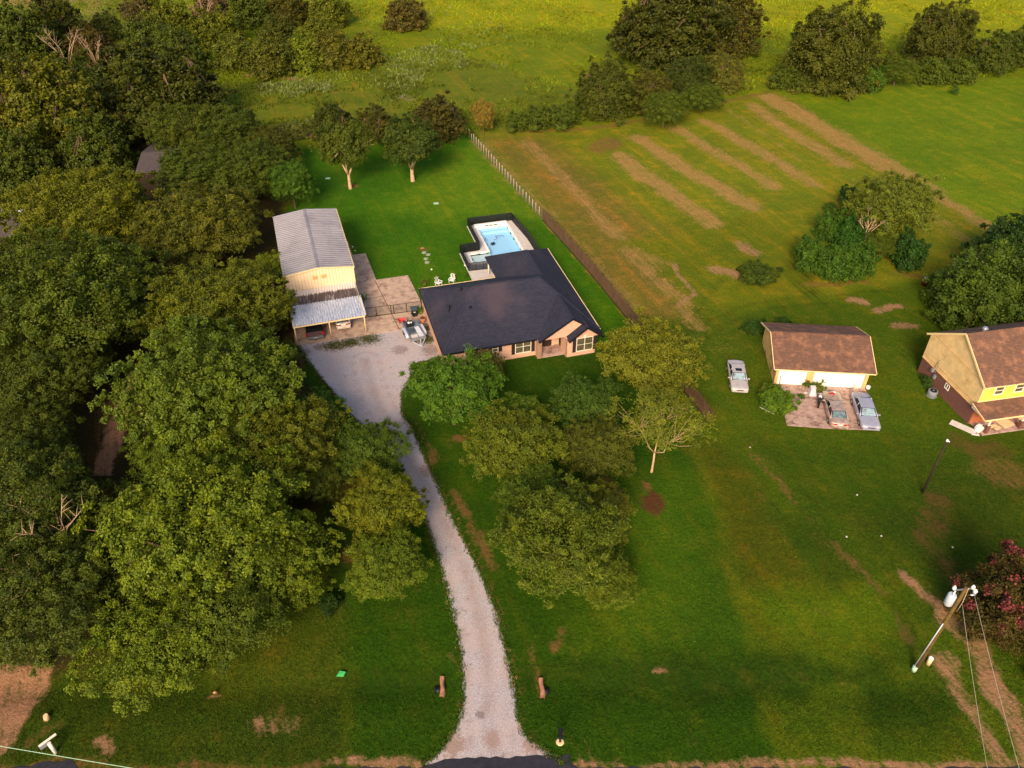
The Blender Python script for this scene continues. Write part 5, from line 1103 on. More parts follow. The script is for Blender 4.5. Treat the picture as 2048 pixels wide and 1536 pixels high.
# ---- utility poles and wires
px0 = G(1830, 1340)
e = empty('utility_pole', px0[0], px0[1], 0, 'tall wooden utility pole with a grey transformer at the lower right', 'utility pole')
PT = 9.1
b = MB(); b.tube([(0, 0, -.2), (.15, 0, 4), (.35, 0, PT)], [.17, .14, .11], 12); b.build('pole', M['wood_pole'], e)
b = MB(); b.tube([(-.25, .02, PT - 1.7), (-.25, .02, PT - 1.6), (-.25, .02, PT - .75), (-.25, .02, PT - .65)], [.2, .27, .27, .2], 16); t_ = b.build('transformer', M['galv_light'], e)
b = MB(); b.tube([(-.25, -.05, PT - .65), (-.3, -.05, PT - .4)], [.05, .035], 7); b.tube([(-.15, .1, PT - .65), (-.12, .1, PT - .42)], [.05, .035], 7); b.build('bushing', M['white_plastic'], t_)
b = MB(); bar(b, (-.35, 0, PT - .25), (.95, .1, PT - .15), .07, .08); b.build('crossarm', M['galv'], e)
for q in ((-.35, .05, PT - .2), (.85, .1, PT - .2), (.95, -.1, PT - .35)):
    b = MB(); b.tube([q, (q[0], q[1], q[2] + .15), (q[0], q[1], q[2] + .3)], [.1, .13, .06], 9); b.build('insulator', M['white_plastic'], e)
b = MB(); b.tube([(.95, .1, PT - .2), (1.05, .05, PT - .7)], .06, 7); b.tube([(.7, -.2, PT - .45), (1.05, -.1, PT - .55)], .05, 6); b.build('arrester', M['galv_light'], e)
b = MB(); b.tube([(-.2, -.02, .5), (-.0, -.16, 5.6)], .035, 6); b.build('conduit', M['galv_light'], e)
b = MB(); b.tube([(.5, 0, PT), (.45, -.2, PT - 1.2), (.4, -.2, PT - 2.2)], .02, 5); b.build('drop_cable', M['wood_post'], e)
def pedestal(px_, py_, lab, m, h_, r_):
    x, y = G(px_, py_); e = empty('telecom_pedestal', x, y, 0, lab, 'pedestal', 'utility pedestals at the pole foot')
    b = MB(); b.tube([(0, 0, 0), (0, 0, h_ - .05)], r_, 12); b.build('body', M[m], e); b = MB(); b.tube([(0, 0, h_ - .05), (0, 0, h_)], [r_ * 1.12, r_ * .9], 12); b.build('cap', M['mint' if m == 'mint' else 'white_plastic'], e)
pedestal(1827, 1341, 'short mint green pedestal left of the utility pole foot', 'mint', .5, .17); pedestal(1856, 1328, 'taller white pedestal right of the utility pole foot', 'board', .75, .16)
def wire(a, c, sag, label, r_=.018, m='wood_post', grp='overhead wires'):
    b = MB(); n_ = 16; b.tube([(a[0] + (c[0] - a[0]) * t, a[1] + (c[1] - a[1]) * t, a[2] + (c[2] - a[2]) * t - sag * 4 * t * (1 - t)) for t in [k / n_ for k in range(n_ + 1)]], r_, 5)
    return tag(b.build('overhead_wire', M[m]), label, 'wire', grp)
w1 = (px0[0] + .45, px0[1] - .1, PT - 1.2); w2 = (px0[0] + 1.0, px0[1], PT - .5)
q = G(1990, 1620, 8.0); wire(w1, (q[0], q[1], 8.0), .2, 'thin wire running to the road from low on the tall pole', .014)
q = G(2085, 1700, 8.6); wire(w2, (q[0], q[1], 8.6), .2, 'thin wire running to the road from the tip of the tall pole', .014)
e = empty('light_pole', *G(1845, 985), 0, 'thin dark wooden pole standing on the right lawn', 'pole')
b = MB(); b.tube([(0, 0, -.1), (.12, .05, 5.9)], [.11, .08], 9); b.build('shaft', M['wood_dark'], e); b = MB(); b.tube([(.12, .05, 5.9), (.12, .05, 6.1)], [.1, .07], 8); b.tube([(.12, .05, 5.95), (.3, -.05, 5.95)], .05, 6); b.build('fitting', M['white_plastic'], e)
mx, my = G(112, 1506)
e = empty('marker_post', mx, my, 0, 'short white post with a crossed arm and grey box near the lower left corner', 'post')
b = MB(); b.tube([(0, 0, 0), (-.12, .1, 1.05)], .12, 10); b.build('post', M['trim_white'], e)
b = MB(); bar(b, (-.75, -.05, .9), (-.0, .75, .95), .12, .1); b.build('crossarm', M['trim_white'], e)
b = MB(); b.cbox((-.55, .1, .78), (.5, .26, .22), .8); b.build('box', M['ac_grey'], e)
a_ = G(-120, 1472, .75); c_ = G(420, 1562, .75); wire((a_[0], a_[1], .75), (c_[0], c_[1], .75), .03, 'pale cable crossing the lower left corner past the white post', .022, 'mint')

# ============================================================ TREES
def leafquads(pos, nrm, size, asp, tone):
    """rhombic leaf sprays; arrays (N,3),(N,3),(N,),(N,) -> verts, tone"""
    N = len(pos); nrm = nrm / (np.linalg.norm(nrm, axis=1, keepdims=True) + 1e-9)
    r = rng.normal(size=(N, 3)); a = np.cross(nrm, r); a /= np.linalg.norm(a, axis=1, keepdims=True) + 1e-9; b = np.cross(nrm, a)
    s_ = size[:, None]; v = np.stack([pos - a * s_, pos + b * s_ * asp, pos + a * s_, pos - b * s_ * asp], 1)
    return v, np.repeat(tone, 4)
def quadmesh(name, v, tone, m):
    v = v.reshape(-1, 3) * K; N = len(v) // 4
    me = bpy.data.meshes.new(name); me.vertices.add(N * 4); me.vertices.foreach_set('co', v.ravel().astype(np.float32))
    me.loops.add(N * 4); me.loops.foreach_set('vertex_index', np.arange(N * 4, dtype=np.int32)); me.polygons.add(N)
    me.polygons.foreach_set('loop_start', np.arange(0, N * 4, 4, dtype=np.int32)); me.polygons.foreach_set('loop_total', np.full(N, 4, np.int32)); me.update(calc_edges=True)
    at = me.attributes.new('tone', 'FLOAT', 'POINT'); at.data.foreach_set('value', tone.astype(np.float32)); me.materials.append(m); return me
def unit(v): return v / (np.linalg.norm(v, axis=-1, keepdims=True) + 1e-9)
def crown(R, H, z0, lobes, puffs, leaves, leaf, asp=.55, puffr=.17, up=.55, feather=.5, lobe_r=.45, shell=.62, wob=.18, tonebias=0, droop=0.0, tmin=.25, flat=.6, core=.74, hemi=False, fill=.17):
    """clumpy crown: lobes -> puffs on the lobes -> twig sprays on the puffs -> leaves"""
    cz = (z0 + H) / 2; rz = (H - z0) / 2
    if hemi: cz = z0; rz = H - z0
    L = []
    for i in range(lobes):
        ph = i * 2.399 + rng.random() * .5; zz = -.72 + 1.66 * (i + .5) / lobes; zz = (.04 + .9 * (i + .5) / lobes) if hemi else min(.92, zz); rr = math.sqrt(max(0, 1 - zz * zz)) * (.9 + .2 * rng.random())
        L.append((rr * math.cos(ph) * (1 - lobe_r * .9), rr * math.sin(ph) * (1 - lobe_r * .9), zz * (1 - lobe_r * .9), lobe_r * (.75 + .5 * rng.random())))
    L.append((0, 0, .02, core)); L = np.array(L)
    pp = []; pn = []
    per = rng.random(len(L)) * .0 + L[:, 3] ** 2; per = np.maximum(3, (puffs * per / per.sum())).astype(int)
    for (lx, ly, lz, lr), n_ in zip(L, per):
        d = unit(rng.normal(size=(n_, 3))); d[:, 2] = np.abs(d[:, 2]) * rng.choice([1, 1, 1, -.5], n_); d = unit(d)
        pp.append(np.array([lx, ly, lz]) + d * lr * (shell + (1 - shell) * rng.random((n_, 1)))); pn.append(d)
    pp = np.concatenate(pp); pn = np.concatenate(pn); keep = pp[:, 2] > (.0 if hemi else -.98); pp = pp[keep]; pn = pn[keep]
    pp = pp * (1 + .22 * (vnoise(pp[:, 0] * 3 + R, pp[:, 1] * 3 + pp[:, 2] * 2.3, .8) - .5)[:, None])
    c = pp * np.array([R, R, rz]) + np.array([0, 0, cz]); c[:, :2] *= 1 + wob * (vnoise(c[:, 0] * 1.0, c[:, 1] + c[:, 2], R * .5) - .5)[:, None]
    n_ = len(c); pr_ = R * puffr * (.6 + 1.0 * rng.random(n_) ** 2) * 1.12; lp = leaves // n_
    out = unit(unit(pp) * .7 + pn * .6 + np.array([0, 0, up * .5]))
    tw = max(5, lp // 9)
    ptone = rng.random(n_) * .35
    # twig directions over the outer half of each puff
    td = unit(out[:, None] * .75 + rng.normal(size=(n_, tw, 3)) * .65 + np.array([0, 0, up])); tl_ = pr_[:, None] * (.6 + .75 * rng.random((n_, tw)))
    td[..., 2] -= droop * rng.random((n_, tw))
    k = max(1, lp // tw); t = tmin + (1.0 - tmin) * rng.random((n_, tw, k)) ** .8
    sc_ = np.array([1, 1, flat + .25])
    pos = c[:, None, None] + td[:, :, None] * (tl_[..., None] * t)[..., None] * sc_ + rng.normal(size=(n_, tw, k, 3)) * (pr_[:, None, None, None] * .10 * (1.2 - feather))
    nr = rng.normal(size=pos.shape) * .75 + out[:, None, None] * .9 + np.array([0, 0, .35])
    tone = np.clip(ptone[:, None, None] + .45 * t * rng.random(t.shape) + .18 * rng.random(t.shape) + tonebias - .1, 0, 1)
    size = leaf * (.6 + .8 * rng.random(t.shape))
    pos, nr, size, tone = pos.reshape(-1, 3), nr.reshape(-1, 3), size.ravel(), tone.ravel()
    # leaves of the continuous canopy between the clumps
    nf = int(leaves * fill); srcs = np.concatenate([L, np.repeat(L[-1:], max(1, len(L) // 2), 0)]); si = rng.integers(0, len(srcs), nf); d = unit(rng.normal(size=(nf, 3))); d[:, 2] = np.abs(d[:, 2]) * rng.choice([1, 1, 1, -1], nf)
    q = srcs[si, :3] + d * srcs[si, 3:4] * (.60 + .26 * rng.random((nf, 1))); ok = q[:, 2] > (.0 if hemi else -.95); q = q[ok]; d = d[ok]
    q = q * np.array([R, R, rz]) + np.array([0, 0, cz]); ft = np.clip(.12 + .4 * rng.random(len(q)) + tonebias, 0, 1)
    pos = np.concatenate([pos, q]); nr = np.concatenate([nr, d * .9 + rng.normal(size=d.shape) * .8 + np.array([0, 0, .3])]); size = np.concatenate([size, leaf * (.7 + .8 * rng.random(len(q)))]); tone = np.concatenate([tone, ft])
    keep = pos[:, 2] > .05
    return leafquads(pos[keep], nr[keep], size[keep], asp, tone[keep]), c
def limbs(R, H, z0, c, tr, nl=5, sub=26, lean=0, multi=False, fork=.5):
    """tapered trunk forking into limbs that reach the leaf clumps; one connected mesh"""
    b = MB(); zt = max(z0 * .9, H * .22) * fork * 2 if not multi else .25
    zt = min(zt, H * .5)
    b.tube([(0, 0, -.25), (0, 0, .15), (lean * .3, .03, zt * .6), (lean * .5, 0, zt)], [tr * 1.5, tr * 1.1, tr * .9, tr * .8], 8)
    ends = []
    for i in range(nl):
        a = i * 6.283 / nl + rng.random() * .8; q = Vector((math.cos(a) * R * .5, math.sin(a) * R * .5, zt + (H - zt) * (.45 + .25 * rng.random()))); s_ = Vector((lean * .5, 0, zt - .05))
        m1 = s_.lerp(q, .35) + Vector((0, 0, -.05 * H)) + Vector((rng.normal() * .1, rng.normal() * .1, 0)) * R * .3; m2 = s_.lerp(q, .7) + Vector((rng.normal(), rng.normal(), rng.normal())) * R * .04
        b.tube([s_, m1, m2, q], [tr * .62, tr * .5, tr * .36, tr * .2], 6); ends.append((m1, m2, q))
    if len(c):
        for j in rng.choice(len(c), min(sub, len(c)), replace=False):
            p = Vector(c[j]); e_ = min(ends, key=lambda e: (e[2] - p).length); s_ = e_[1] if rng.random() < .5 else e_[2]
            md = s_.lerp(p, .5) + Vector((rng.normal(), rng.normal(), rng.normal())) * R * .03; b.tube([s_, md, s_.lerp(p, .97)], [tr * .26, tr * .17, tr * .07], 5)
    return b
TV = {}
def variant(key, R, H, z0, tr=.22, bark='bark', lm='leaf', nl=5, sub=26, multi=False, fork=.5, lean=0, blossom=0, **kw):
    (v, tone), c = crown(R, H, z0, **kw)
    cm = quadmesh('crown', v, tone, M[lm])
    tb = limbs(R, H, z0, c, tr, nl, sub, lean, multi, fork)
    tmesh = bpy.data.meshes.new('trunk'); tmesh.from_pydata([(x * K, y * K, z * K) for x, y, z in tb.v], [], tb.f); tmesh.update()
    for p in tmesh.polygons: p.use_smooth = True
    tmesh.materials.append(M[bark]); bm_ = None
    if blossom:
        top = c[c[:, 2] > (z0 + H) * .42]; sel = top[rng.choice(len(top), blossom)]
        pos = (sel + unit(sel - np.array([0, 0, H * .4])) * R * .15)[:, None] + rng.normal(size=(blossom, 60, 3)) * np.array([.11, .11, .12]) * R * .35
        pos = pos.reshape(-1, 3); bv, bt = leafquads(pos, rng.normal(size=pos.shape) + np.array([0, 0, .5]), .075 * (.5 + rng.random(len(pos))), .8, rng.random(len(pos)))
        bm_ = quadmesh('blossom', bv, bt, M['blossom'])
    TV[key] = dict(zf=.40 if kw.get('hemi') else (z0 + H) / 2 / H * .97, R=R, H=H, crown=cm, trunk=tmesh, blossom=bm_)
variant('big1', 7.5, 11.6, .9, lobes=14, puffs=520, leaves=175000, leaf=.098, puffr=.074, up=1.1, lobe_r=.40, tr=.3, shell=.8, asp=.5, core=.87, sub=10)
variant('big2', 7.5, 11.0, .8, lobes=10, puffs=500, leaves=170000, leaf=.098, puffr=.076, up=1.1, lobe_r=.46, tr=.3, shell=.8, asp=.5, core=.87, sub=10)
variant('open', 8.0, 10.8, 1.0, lobes=16, puffs=480, leaves=180000, leaf=.1, puffr=.068, up=.7, lobe_r=.40, tr=.3, shell=.75, wob=.25, sub=16, asp=.6, core=.7, fill=.12)
variant('dome', 6.0, 8.8, .3, lobes=8, puffs=520, leaves=150000, leaf=.088, puffr=.07, up=1.2, lobe_r=.45, tr=.26, shell=.9, wob=.06, core=.93, sub=10)
variant('mid1', 4.2, 7.0, .4, lobes=10, puffs=240, leaves=90000, leaf=.08, puffr=.095, up=.9, feather=.9, lobe_r=.42, tr=.15, asp=.34, wob=.15, core=.88, sub=8, tmin=.1)
variant('mid2', 4.2, 6.8, .4, lobes=7, puffs=230, leaves=90000, leaf=.08, puffr=.10, up=.85, feather=.9, lobe_r=.48, tr=.15, asp=.34, wob=.15, core=.88, sub=8, tmin=.1)
variant('fork', 3.6, 5.8, 1.2, lobes=9, puffs=200, leaves=65000, leaf=.08, puffr=.11, up=.85, lobe_r=.42, tr=.13, asp=.32, bark='bark', nl=4, sub=20, fork=.45, wob=.15, core=.84, tmin=.1)
variant('sparse', 4.0, 8.0, 3.9, lobes=9, puffs=90, leaves=17000, leaf=.08, puffr=.2, up=.6, feather=.9, lobe_r=.42, tr=.11, asp=.32, wob=.35, bark='bark_pale', nl=3, sub=60, fork=.34, shell=.7, core=.7, fill=.15)
variant('yard', 3.4, 5.6, 1.5, lobes=9, puffs=190, leaves=56000, leaf=.085, puffr=.11, up=.8, lobe_r=.42, tr=.2, asp=.45, bark='bark_pale', nl=4, sub=16, fork=.45, wob=.2, core=.84)
variant('drape', 6.5, 10.4, .0, lobes=12, puffs=480, leaves=140000, leaf=.12, puffr=.085, up=.35, lobe_r=.52, droop=.7, tr=.3, wob=.3, core=.9, hemi=True)
variant('shrub', 2.4, 3.0, .05, lobes=9, puffs=85, leaves=28000, leaf=.10, puffr=.17, up=.7, lobe_r=.46, tr=.08, multi=True, sub=10, wob=.3, hemi=True)
variant('plume', 2.2, 4.4, .1, lobes=9, puffs=95, leaves=36000, leaf=.10, puffr=.17, up=1.6, lobe_r=.40, tr=.09, multi=True, sub=10, flat=1.3, lm='leaf_green', hemi=True)
variant('myrtle', 4.2, 5.4, .3, lobes=12, puffs=170, leaves=68000, leaf=.085, puffr=.14, up=.8, lobe_r=.40, tr=.1, multi=True, asp=.45, blossom=70, hemi=True)
variant('plant', .55, .75, .03, lobes=4, puffs=12, leaves=900, leaf=.07, puffr=.35, up=1.0, lobe_r=.5, tr=.03, multi=True, sub=6, asp=.35, hemi=True)
variant('far', 6.0, 9.6, .1, lobes=12, puffs=420, leaves=95000, leaf=.145, puffr=.085, up=.9, lobe_r=.52, tr=.3, core=.86, hemi=True)
variant('farbush', 4.0, 4.8, .1, lobes=9, puffs=230, leaves=52000, leaf=.13, puffr=.115, up=1.1, lobe_r=.42, tr=.12, multi=True, sub=14, core=.78, hemi=True)
EST = {}
def tree(kind, px_, py_, rpx, label, cat='tree', col=(104, 112, 30), hs=1.0, group=None, rz=None, name=None, ft=None, sy=1.0):
    V = TV[kind]; H = V['H']; R = V['R']; s_ = 1.0
    for _ in range(4):
        zc = H * s_ * hs * V['zf']; x, y = G(px_, py_, zc); s_ = rpx * (1.14 if kind in ('mid1', 'mid2', 'far', 'farbush', 'drape') else 1.06) * depth(y, zc) / F / R
    nm = name or {'shrub': 'bush', 'farbush': 'bush', 'plume': 'bush', 'plant': 'garden_plant', 'myrtle': 'flowering_tree'}.get(kind, 'broadleaf_tree')
    r_ = random.random() * 6.28 if rz is None else rz
    if kind in ('mid1', 'mid2', 'open', 'dome', 'fork', 'sparse', 'yard'): col = tuple(min(255, q * 1.08) for q in col)
    e = empty(nm, x, y, r_, label, cat, group); e.scale = (s_, s_ * sy, s_ * hs)
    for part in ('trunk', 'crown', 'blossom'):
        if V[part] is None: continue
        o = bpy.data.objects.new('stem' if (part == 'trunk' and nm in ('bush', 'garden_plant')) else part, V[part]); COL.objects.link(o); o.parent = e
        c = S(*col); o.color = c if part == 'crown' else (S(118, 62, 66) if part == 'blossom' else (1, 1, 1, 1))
    return e
OL, DK, YG, GR, BR, MG = (106, 112, 30), (86, 98, 32), (104, 118, 30), (78, 108, 32), (92, 86, 32), (84, 98, 28)
FG, PG, HG, YT, TG = 'trees in the left wood', 'bushes along the pasture edge', 'hedgerow trees behind the hay field', 'trees in the front yard', 'shrubs of the field thicket'
T = [
 # ---- left wood, front to back
 ('open', 400, 1055, 195, 'broad yellow-green tree, widest crown in the lower left', 'tree', YG, .95, FG), ('open', 330, 1275, 150, 'yellow-green tree at the front of the wood beside the lower left lawn', 'tree', YG, .8, FG),
 ('open', 250, 1090, 118, 'yellow-green tree at the left flank of the widest crown', 'tree', (100, 114, 30), .85, FG), ('open', 545, 1120, 118, 'yellow-green tree at the right flank of the widest crown', 'tree', (106, 120, 30), .85, FG), ('open', 500, 985, 90, 'olive tree behind the right flank of the widest crown', 'tree', (98, 106, 30), .9, FG),
 ('mid2', 455, 1235, 105, 'mid green tree tucked below the widest yellow-green crown', 'tree', MG, .9, FG), ('big2', 90, 1200, 165, 'dark olive tree right above the bare dirt clearing', 'tree', DK, .8, FG),
 ('big1', 45, 1010, 150, 'dark green tree at the left edge beside the bare dead branches', 'tree', DK, .9, FG), ('mid1', 150, 1130, 80, 'dull green tree left of the widest yellow-green crown', 'tree', MG, 1, FG),
 ('dome', 420, 782, 170, 'dense blue-green dome-shaped tree below the workshop', 'tree', (92, 108, 32), .95, FG), ('big2', 560, 880, 128, 'yellow-tipped tree between the blue-green dome and the driveway', 'tree', OL, .85, FG),
 ('big1', 372, 900, 105, 'yellow-tipped tree in front of the blue-green dome', 'tree', (100, 118, 30), .8, FG), ('big1', 430, 618, 132, 'rounded golden green tree immediately left of the carport', 'tree', OL, .85, FG),
 ('big2', 400, 462, 124, 'olive tree with bare twigs left of the workshop roof', 'tree', (104, 106, 32), .8, FG), ('big1', 165, 425, 132, 'spiky golden-topped tree below the half hidden mauve roof', 'tree', (112, 116, 26), .8, FG),
 ('big2', 130, 610, 185, 'huge green tree with golden tips filling the left side', 'tree', (86, 100, 26), .85, FG), ('big1', 40, 560, 120, 'golden green tree touching the left edge under the grey roof', 'tree', (92, 98, 26), .85, FG),
 ('big1', 60, 760, 120, 'dark green tree at the left edge above the dirt path', 'tree', DK, .85, FG), ('big2', 150, 715, 78, 'dark tree overhanging the upper end of the dirt path', 'tree', DK, .85, FG),
 ('big2', 40, 890, 105, 'dark tree at the left edge beside the dirt path', 'tree', DK, .8, FG), ('mid2', 112, 962, 62, 'small dark tree left of the lower dirt path', 'tree', DK, 1, FG),
 ('mid1', 640, 960, 52, 'dark green small tree left of the curving driveway hedge', 'tree', DK, 1, FG), ('mid1', 625, 830, 60, 'bright green small tree on the strip beside the gravel drive', 'tree', GR, .8, FG),
 ('mid2', 545, 625, 45, 'olive bushy tree pressed against the carport left side', 'tree', (104, 104, 30), 1.0, FG), ('yard', 540, 540, 44, 'bright leafy tree touching the workshop left wall', 'tree', YG, 1.0, FG), ('mid2', 562, 712, 36, 'small olive bushy tree at the gravel corner', 'tree', MG, .8, FG),
 ('big2', 262, 645, 58, 'dark tree between the huge green tree and the golden one', 'tree', DK, .8, FG), ('big1', 250, 520, 70, 'dark tree left of the brown clearing', 'tree', DK, .8, FG),
 ('mid1', 582, 368, 45, 'bright green tree at the back left corner of the mown lawn', 'tree', GR, 1.2, FG), ('big2', 495, 345, 90, 'dark green tree above the workshop roof', 'tree', MG, .8, FG), ('big1', 400, 345, 88, 'deep green tree right of the half hidden mauve roof', 'tree', MG, .8, FG),
 ('big1', 455, 262, 72, 'olive green tree with pointed clumps above the workshop', 'tree', MG, .9, FG), ('big2', 375, 265, 80, 'rounded green tree behind the mauve roof', 'tree', (88, 98, 28), .9, FG), ('big2', 540, 300, 56, 'brownish green tree beside the back lawn corner', 'tree', (86, 90, 28), 1.0, FG),
 ('far', 320, 185, 115, 'large dark brown-green tree by the pasture', 'tree', (78, 84, 26), .8, FG), ('far', 90, 240, 105, 'tall golden green tree with a visible pale trunk, upper left', 'tree', (106, 108, 28), 1.1, FG), ('far', 190, 300, 70, 'dark tree left of the mauve roof', 'tree', DK, 1, FG),
 ('far', 30, 330, 75, 'very dark tree at the left edge above the grey roof', 'tree', DK, 1, FG), ('far', 20, 190, 75, 'dark olive tree at the upper left edge', 'tree', (76, 80, 24), 1, FG), ('far', 150, 175, 62, 'dark tree below the bleached dead tree', 'tree', DK, 1, FG),
 ('far', 40, 85, 72, 'dark green tree near the top left corner', 'tree', DK, 1.0, FG), ('far', 115, 55, 60, 'tall dark tree right of the top left corner', 'tree', (80, 84, 22), 1.1, FG), ('far', 185, 100, 48, 'thin olive tree with bare twigs near the top left', 'tree', (86, 76, 30), 1, FG),
 ('far', 240, 245, 50, 'dark tree beside the large brown-green one', 'tree', (76, 84, 28), 1, FG), ('far', 215, 55, 30, 'small dark tree beside the bright grass gap at top left', 'tree', DK, 1, FG),
 # ---- bushes along the pasture
 ('farbush', 300, 92, 52, 'dark bush beside the bright grass gap at the top left', 'bush', DK, 1.2, PG), ('farbush', 365, 112, 48, 'dark green bush above the brown-green tree', 'bush', DK, 1.2, PG), ('farbush', 340, 50, 48, 'olive bush near the top left, behind the dark ones', 'bush', OL, 1.2, PG),
 ('farbush', 285, 22, 38, 'grey twiggy bush at the top edge', 'bush', (100, 90, 56), 1.2, PG), ('farbush', 432, 62, 50, 'light green bush left of the pasture clump', 'bush', OL, 1, PG), ('farbush', 470, 108, 44, 'light green bush at the left end of the pasture clump', 'bush', (104, 112, 40), 1, PG),
 ('farbush', 540, 118, 50, 'olive bush in the lower middle of the pasture clump', 'bush', (98, 102, 34), 1, PG), ('farbush', 612, 108, 46, 'bright green bush in the middle of the pasture clump', 'bush', (112, 124, 34), 1.0, PG), ('farbush', 668, 105, 48, 'olive bush right of the middle of the pasture clump', 'bush', (104, 104, 36), 1.0, PG),
 ('farbush', 722, 108, 42, 'olive yellow bush at the right end of the pasture clump', 'bush', (112, 110, 34), .95, PG), ('farbush', 560, 72, 42, 'dark olive bush behind the pasture clump', 'bush', (80, 86, 28), 1, PG), ('farbush', 640, 66, 40, 'small olive bush behind the right half of the pasture clump', 'bush', OL, .9, PG),
 ('farbush', 500, 22, 44, 'dark bush at the top edge above the pasture clump', 'bush', DK, 1.1, PG), ('farbush', 575, 20, 42, 'dark olive bush at the top edge, right neighbour of the dark one', 'bush', (84, 82, 26), 1, PG), ('farbush', 655, 24, 42, 'olive bush at the top edge right of the dark pair', 'bush', OL, 1.1, PG),
 ('farbush', 420, 20, 34, 'pale twiggy bush at the top edge', 'bush', (110, 90, 70), 1.2, PG), ('farbush', 812, 32, 42, 'round grey-green bush alone in the top pasture', 'bush', (104, 94, 44), 1.0, PG),
 # ---- back yard
 ('yard', 690, 296, 54, 'tree with forked orange-brown trunk on the back lawn, left one', 'tree', (82, 92, 28), 1.5, None), ('yard', 820, 292, 66, 'tree with forked orange trunk on the back lawn, right one', 'tree', (70, 84, 28), 1.05, None),
 ('far', 670, 250, 44, 'dark tree behind the left orange-trunked tree', 'tree', (74, 82, 30), .85, None), ('far', 752, 250, 44, 'brownish tree between the two orange-trunked trees', 'tree', (88, 88, 34), .8, None), ('far', 876, 240, 56, 'bronze-leaved round tree at the end of the wire fence', 'tree', (86, 82, 34), .8, None),
 ('farbush', 585, 262, 28, 'pale grey-green weed bush by the wood corner', 'bush', (110, 116, 62), .8, None), ('mid1', 966, 232, 24, 'thin yellowish sapling beside the wire fence end', 'sapling', (140, 120, 56), 1.6, None),
 # ---- hedgerow
 ('shrub', 1040, 244, 28, 'low dark shrub at the left end of the hedgerow', 'shrub', MG, 1, HG), ('shrub', 1082, 236, 32, 'low shrub second from the left end of the hedgerow', 'shrub', MG, 1.1, HG), ('shrub', 1128, 234, 32, 'low shrub touching the first tall hedgerow tree', 'shrub', MG, 1.1, HG),
 ('drape', 1212, 182, 62, 'tall vine-draped tree at the left of the hedgerow', 'tree', (84, 92, 30), 1.05, HG), ('drape', 1300, 185, 50, 'brown-tinged tree right of the tall vine-draped one', 'tree', (92, 90, 32), .9, HG), ('mid2', 1330, 218, 44, 'low green tree at the foot of the hedgerow middle', 'tree', MG, .9, HG),
 ('drape', 1375, 155, 48, 'green tree in the middle of the hedgerow', 'tree', (72, 84, 30), .9, HG), ('drape', 1448, 148, 44, 'pale vine-tangled tree at the right of the first hedgerow group', 'tree', (110, 110, 44), .95, HG), ('mid2', 1405, 195, 40, 'small dark tree below the vine-tangled one', 'tree', MG, .8, HG),
 ('far', 1350, 55, 105, 'great spreading dark oak behind the hedgerow', 'tree', (76, 80, 26), .85, HG), ('far', 1450, 58, 72, 'brownish oak joined to the great spreading one', 'tree', (88, 84, 32), .9, HG), ('far', 1275, 62, 50, 'olive oak at the left shoulder of the great spreading one', 'tree', (86, 86, 30), 1, HG),
 ('drape', 1664, 100, 94, 'large rounded vine-draped tree in the middle of the far field', 'tree', (88, 92, 30), 1.0, HG), ('shrub', 1572, 158, 30, 'low shrub left of the large rounded tree', 'shrub', MG, 1.1, HG), ('shrub', 1610, 166, 26, 'dark shrub at the left foot of the large rounded tree', 'shrub', DK, 1.1, HG),
 ('shrub', 1740, 158, 34, 'green shrub at the right foot of the large rounded tree', 'shrub', GR, 1.1, HG), ('mid2', 1795, 142, 38, 'low bushy tree between the two rounded field trees', 'tree', MG, .8, HG),
 ('drape', 1880, 72, 66, 'second rounded dark tree at the upper right', 'tree', (86, 90, 30), 1.05, HG), ('shrub', 1870, 145, 34, 'shrub at the foot of the second rounded tree', 'shrub', MG, 1.1, HG), ('shrub', 1925, 145, 32, 'shrub right of the second rounded tree', 'shrub', MG, 1.1, HG),
 ('far', 1988, 108, 46, 'dark tree right of the second rounded tree', 'tree', DK, .9, HG), ('far', 2055, 95, 45, 'dark tree cut by the right edge at the top', 'tree', DK, 1, HG), ('shrub', 1911, 181, 8, 'tiny lone shrub on the right back grass', 'shrub', GR, 1.6, None),
 # ---- thicket
 ('mid2', 1785, 415, 82, 'pale yellow-green tree crowning the field thicket', 'tree', (106, 116, 40), .9, TG), ('mid1', 1825, 400, 42, 'golden-topped branch tree at the right of the thicket', 'tree', (124, 130, 36), .9, TG), ('plume', 1697, 392, 20, 'small dark shrub at the top left of the thicket', 'shrub', (52, 84, 36), 1, TG),
 ('mid2', 1718, 435, 48, 'dull green shrubby tree in the thicket middle', 'shrub', MG, .8, TG), ('plume', 1662, 455, 34, 'dark plumed shrub on the thicket left side', 'shrub', GR, .9, TG), ('plume', 1625, 510, 38, 'leftmost dense plumed shrub of the thicket front', 'shrub', GR, .9, TG),
 ('plume', 1668, 525, 40, 'second dense plumed shrub of the thicket front', 'shrub', GR, .95, TG), ('plume', 1716, 525, 38, 'third dense plumed shrub of the thicket front', 'shrub', GR, .95, TG), ('plume', 1700, 475, 36, 'plumed shrub behind the thicket front row', 'shrub', (62, 98, 32), 1, TG), ('mid2', 1765, 490, 40, 'shadowed olive shrub in the thicket right middle', 'shrub', MG, .8, TG),
 ('plume', 1820, 505, 40, 'round dark green shrub at the thicket right end', 'shrub', (56, 88, 34), .9, TG), ('shrub', 1511, 546, 36, 'low round bush alone left of the thicket', 'bush', (70, 88, 28), .8, None), ('mid1', 1660, 415, 12, 'tiny shrub at the thicket edge', 'shrub', GR, 1, TG),
 # ---- right side
 ('drape', 1985, 580, 108, 'big draping green tree above the two storey house', 'tree', (84, 104, 34), .9, None), ('drape', 2040, 505, 90, 'dark green tree at the right edge behind the big draping one', 'tree', (56, 82, 30), .95, None),
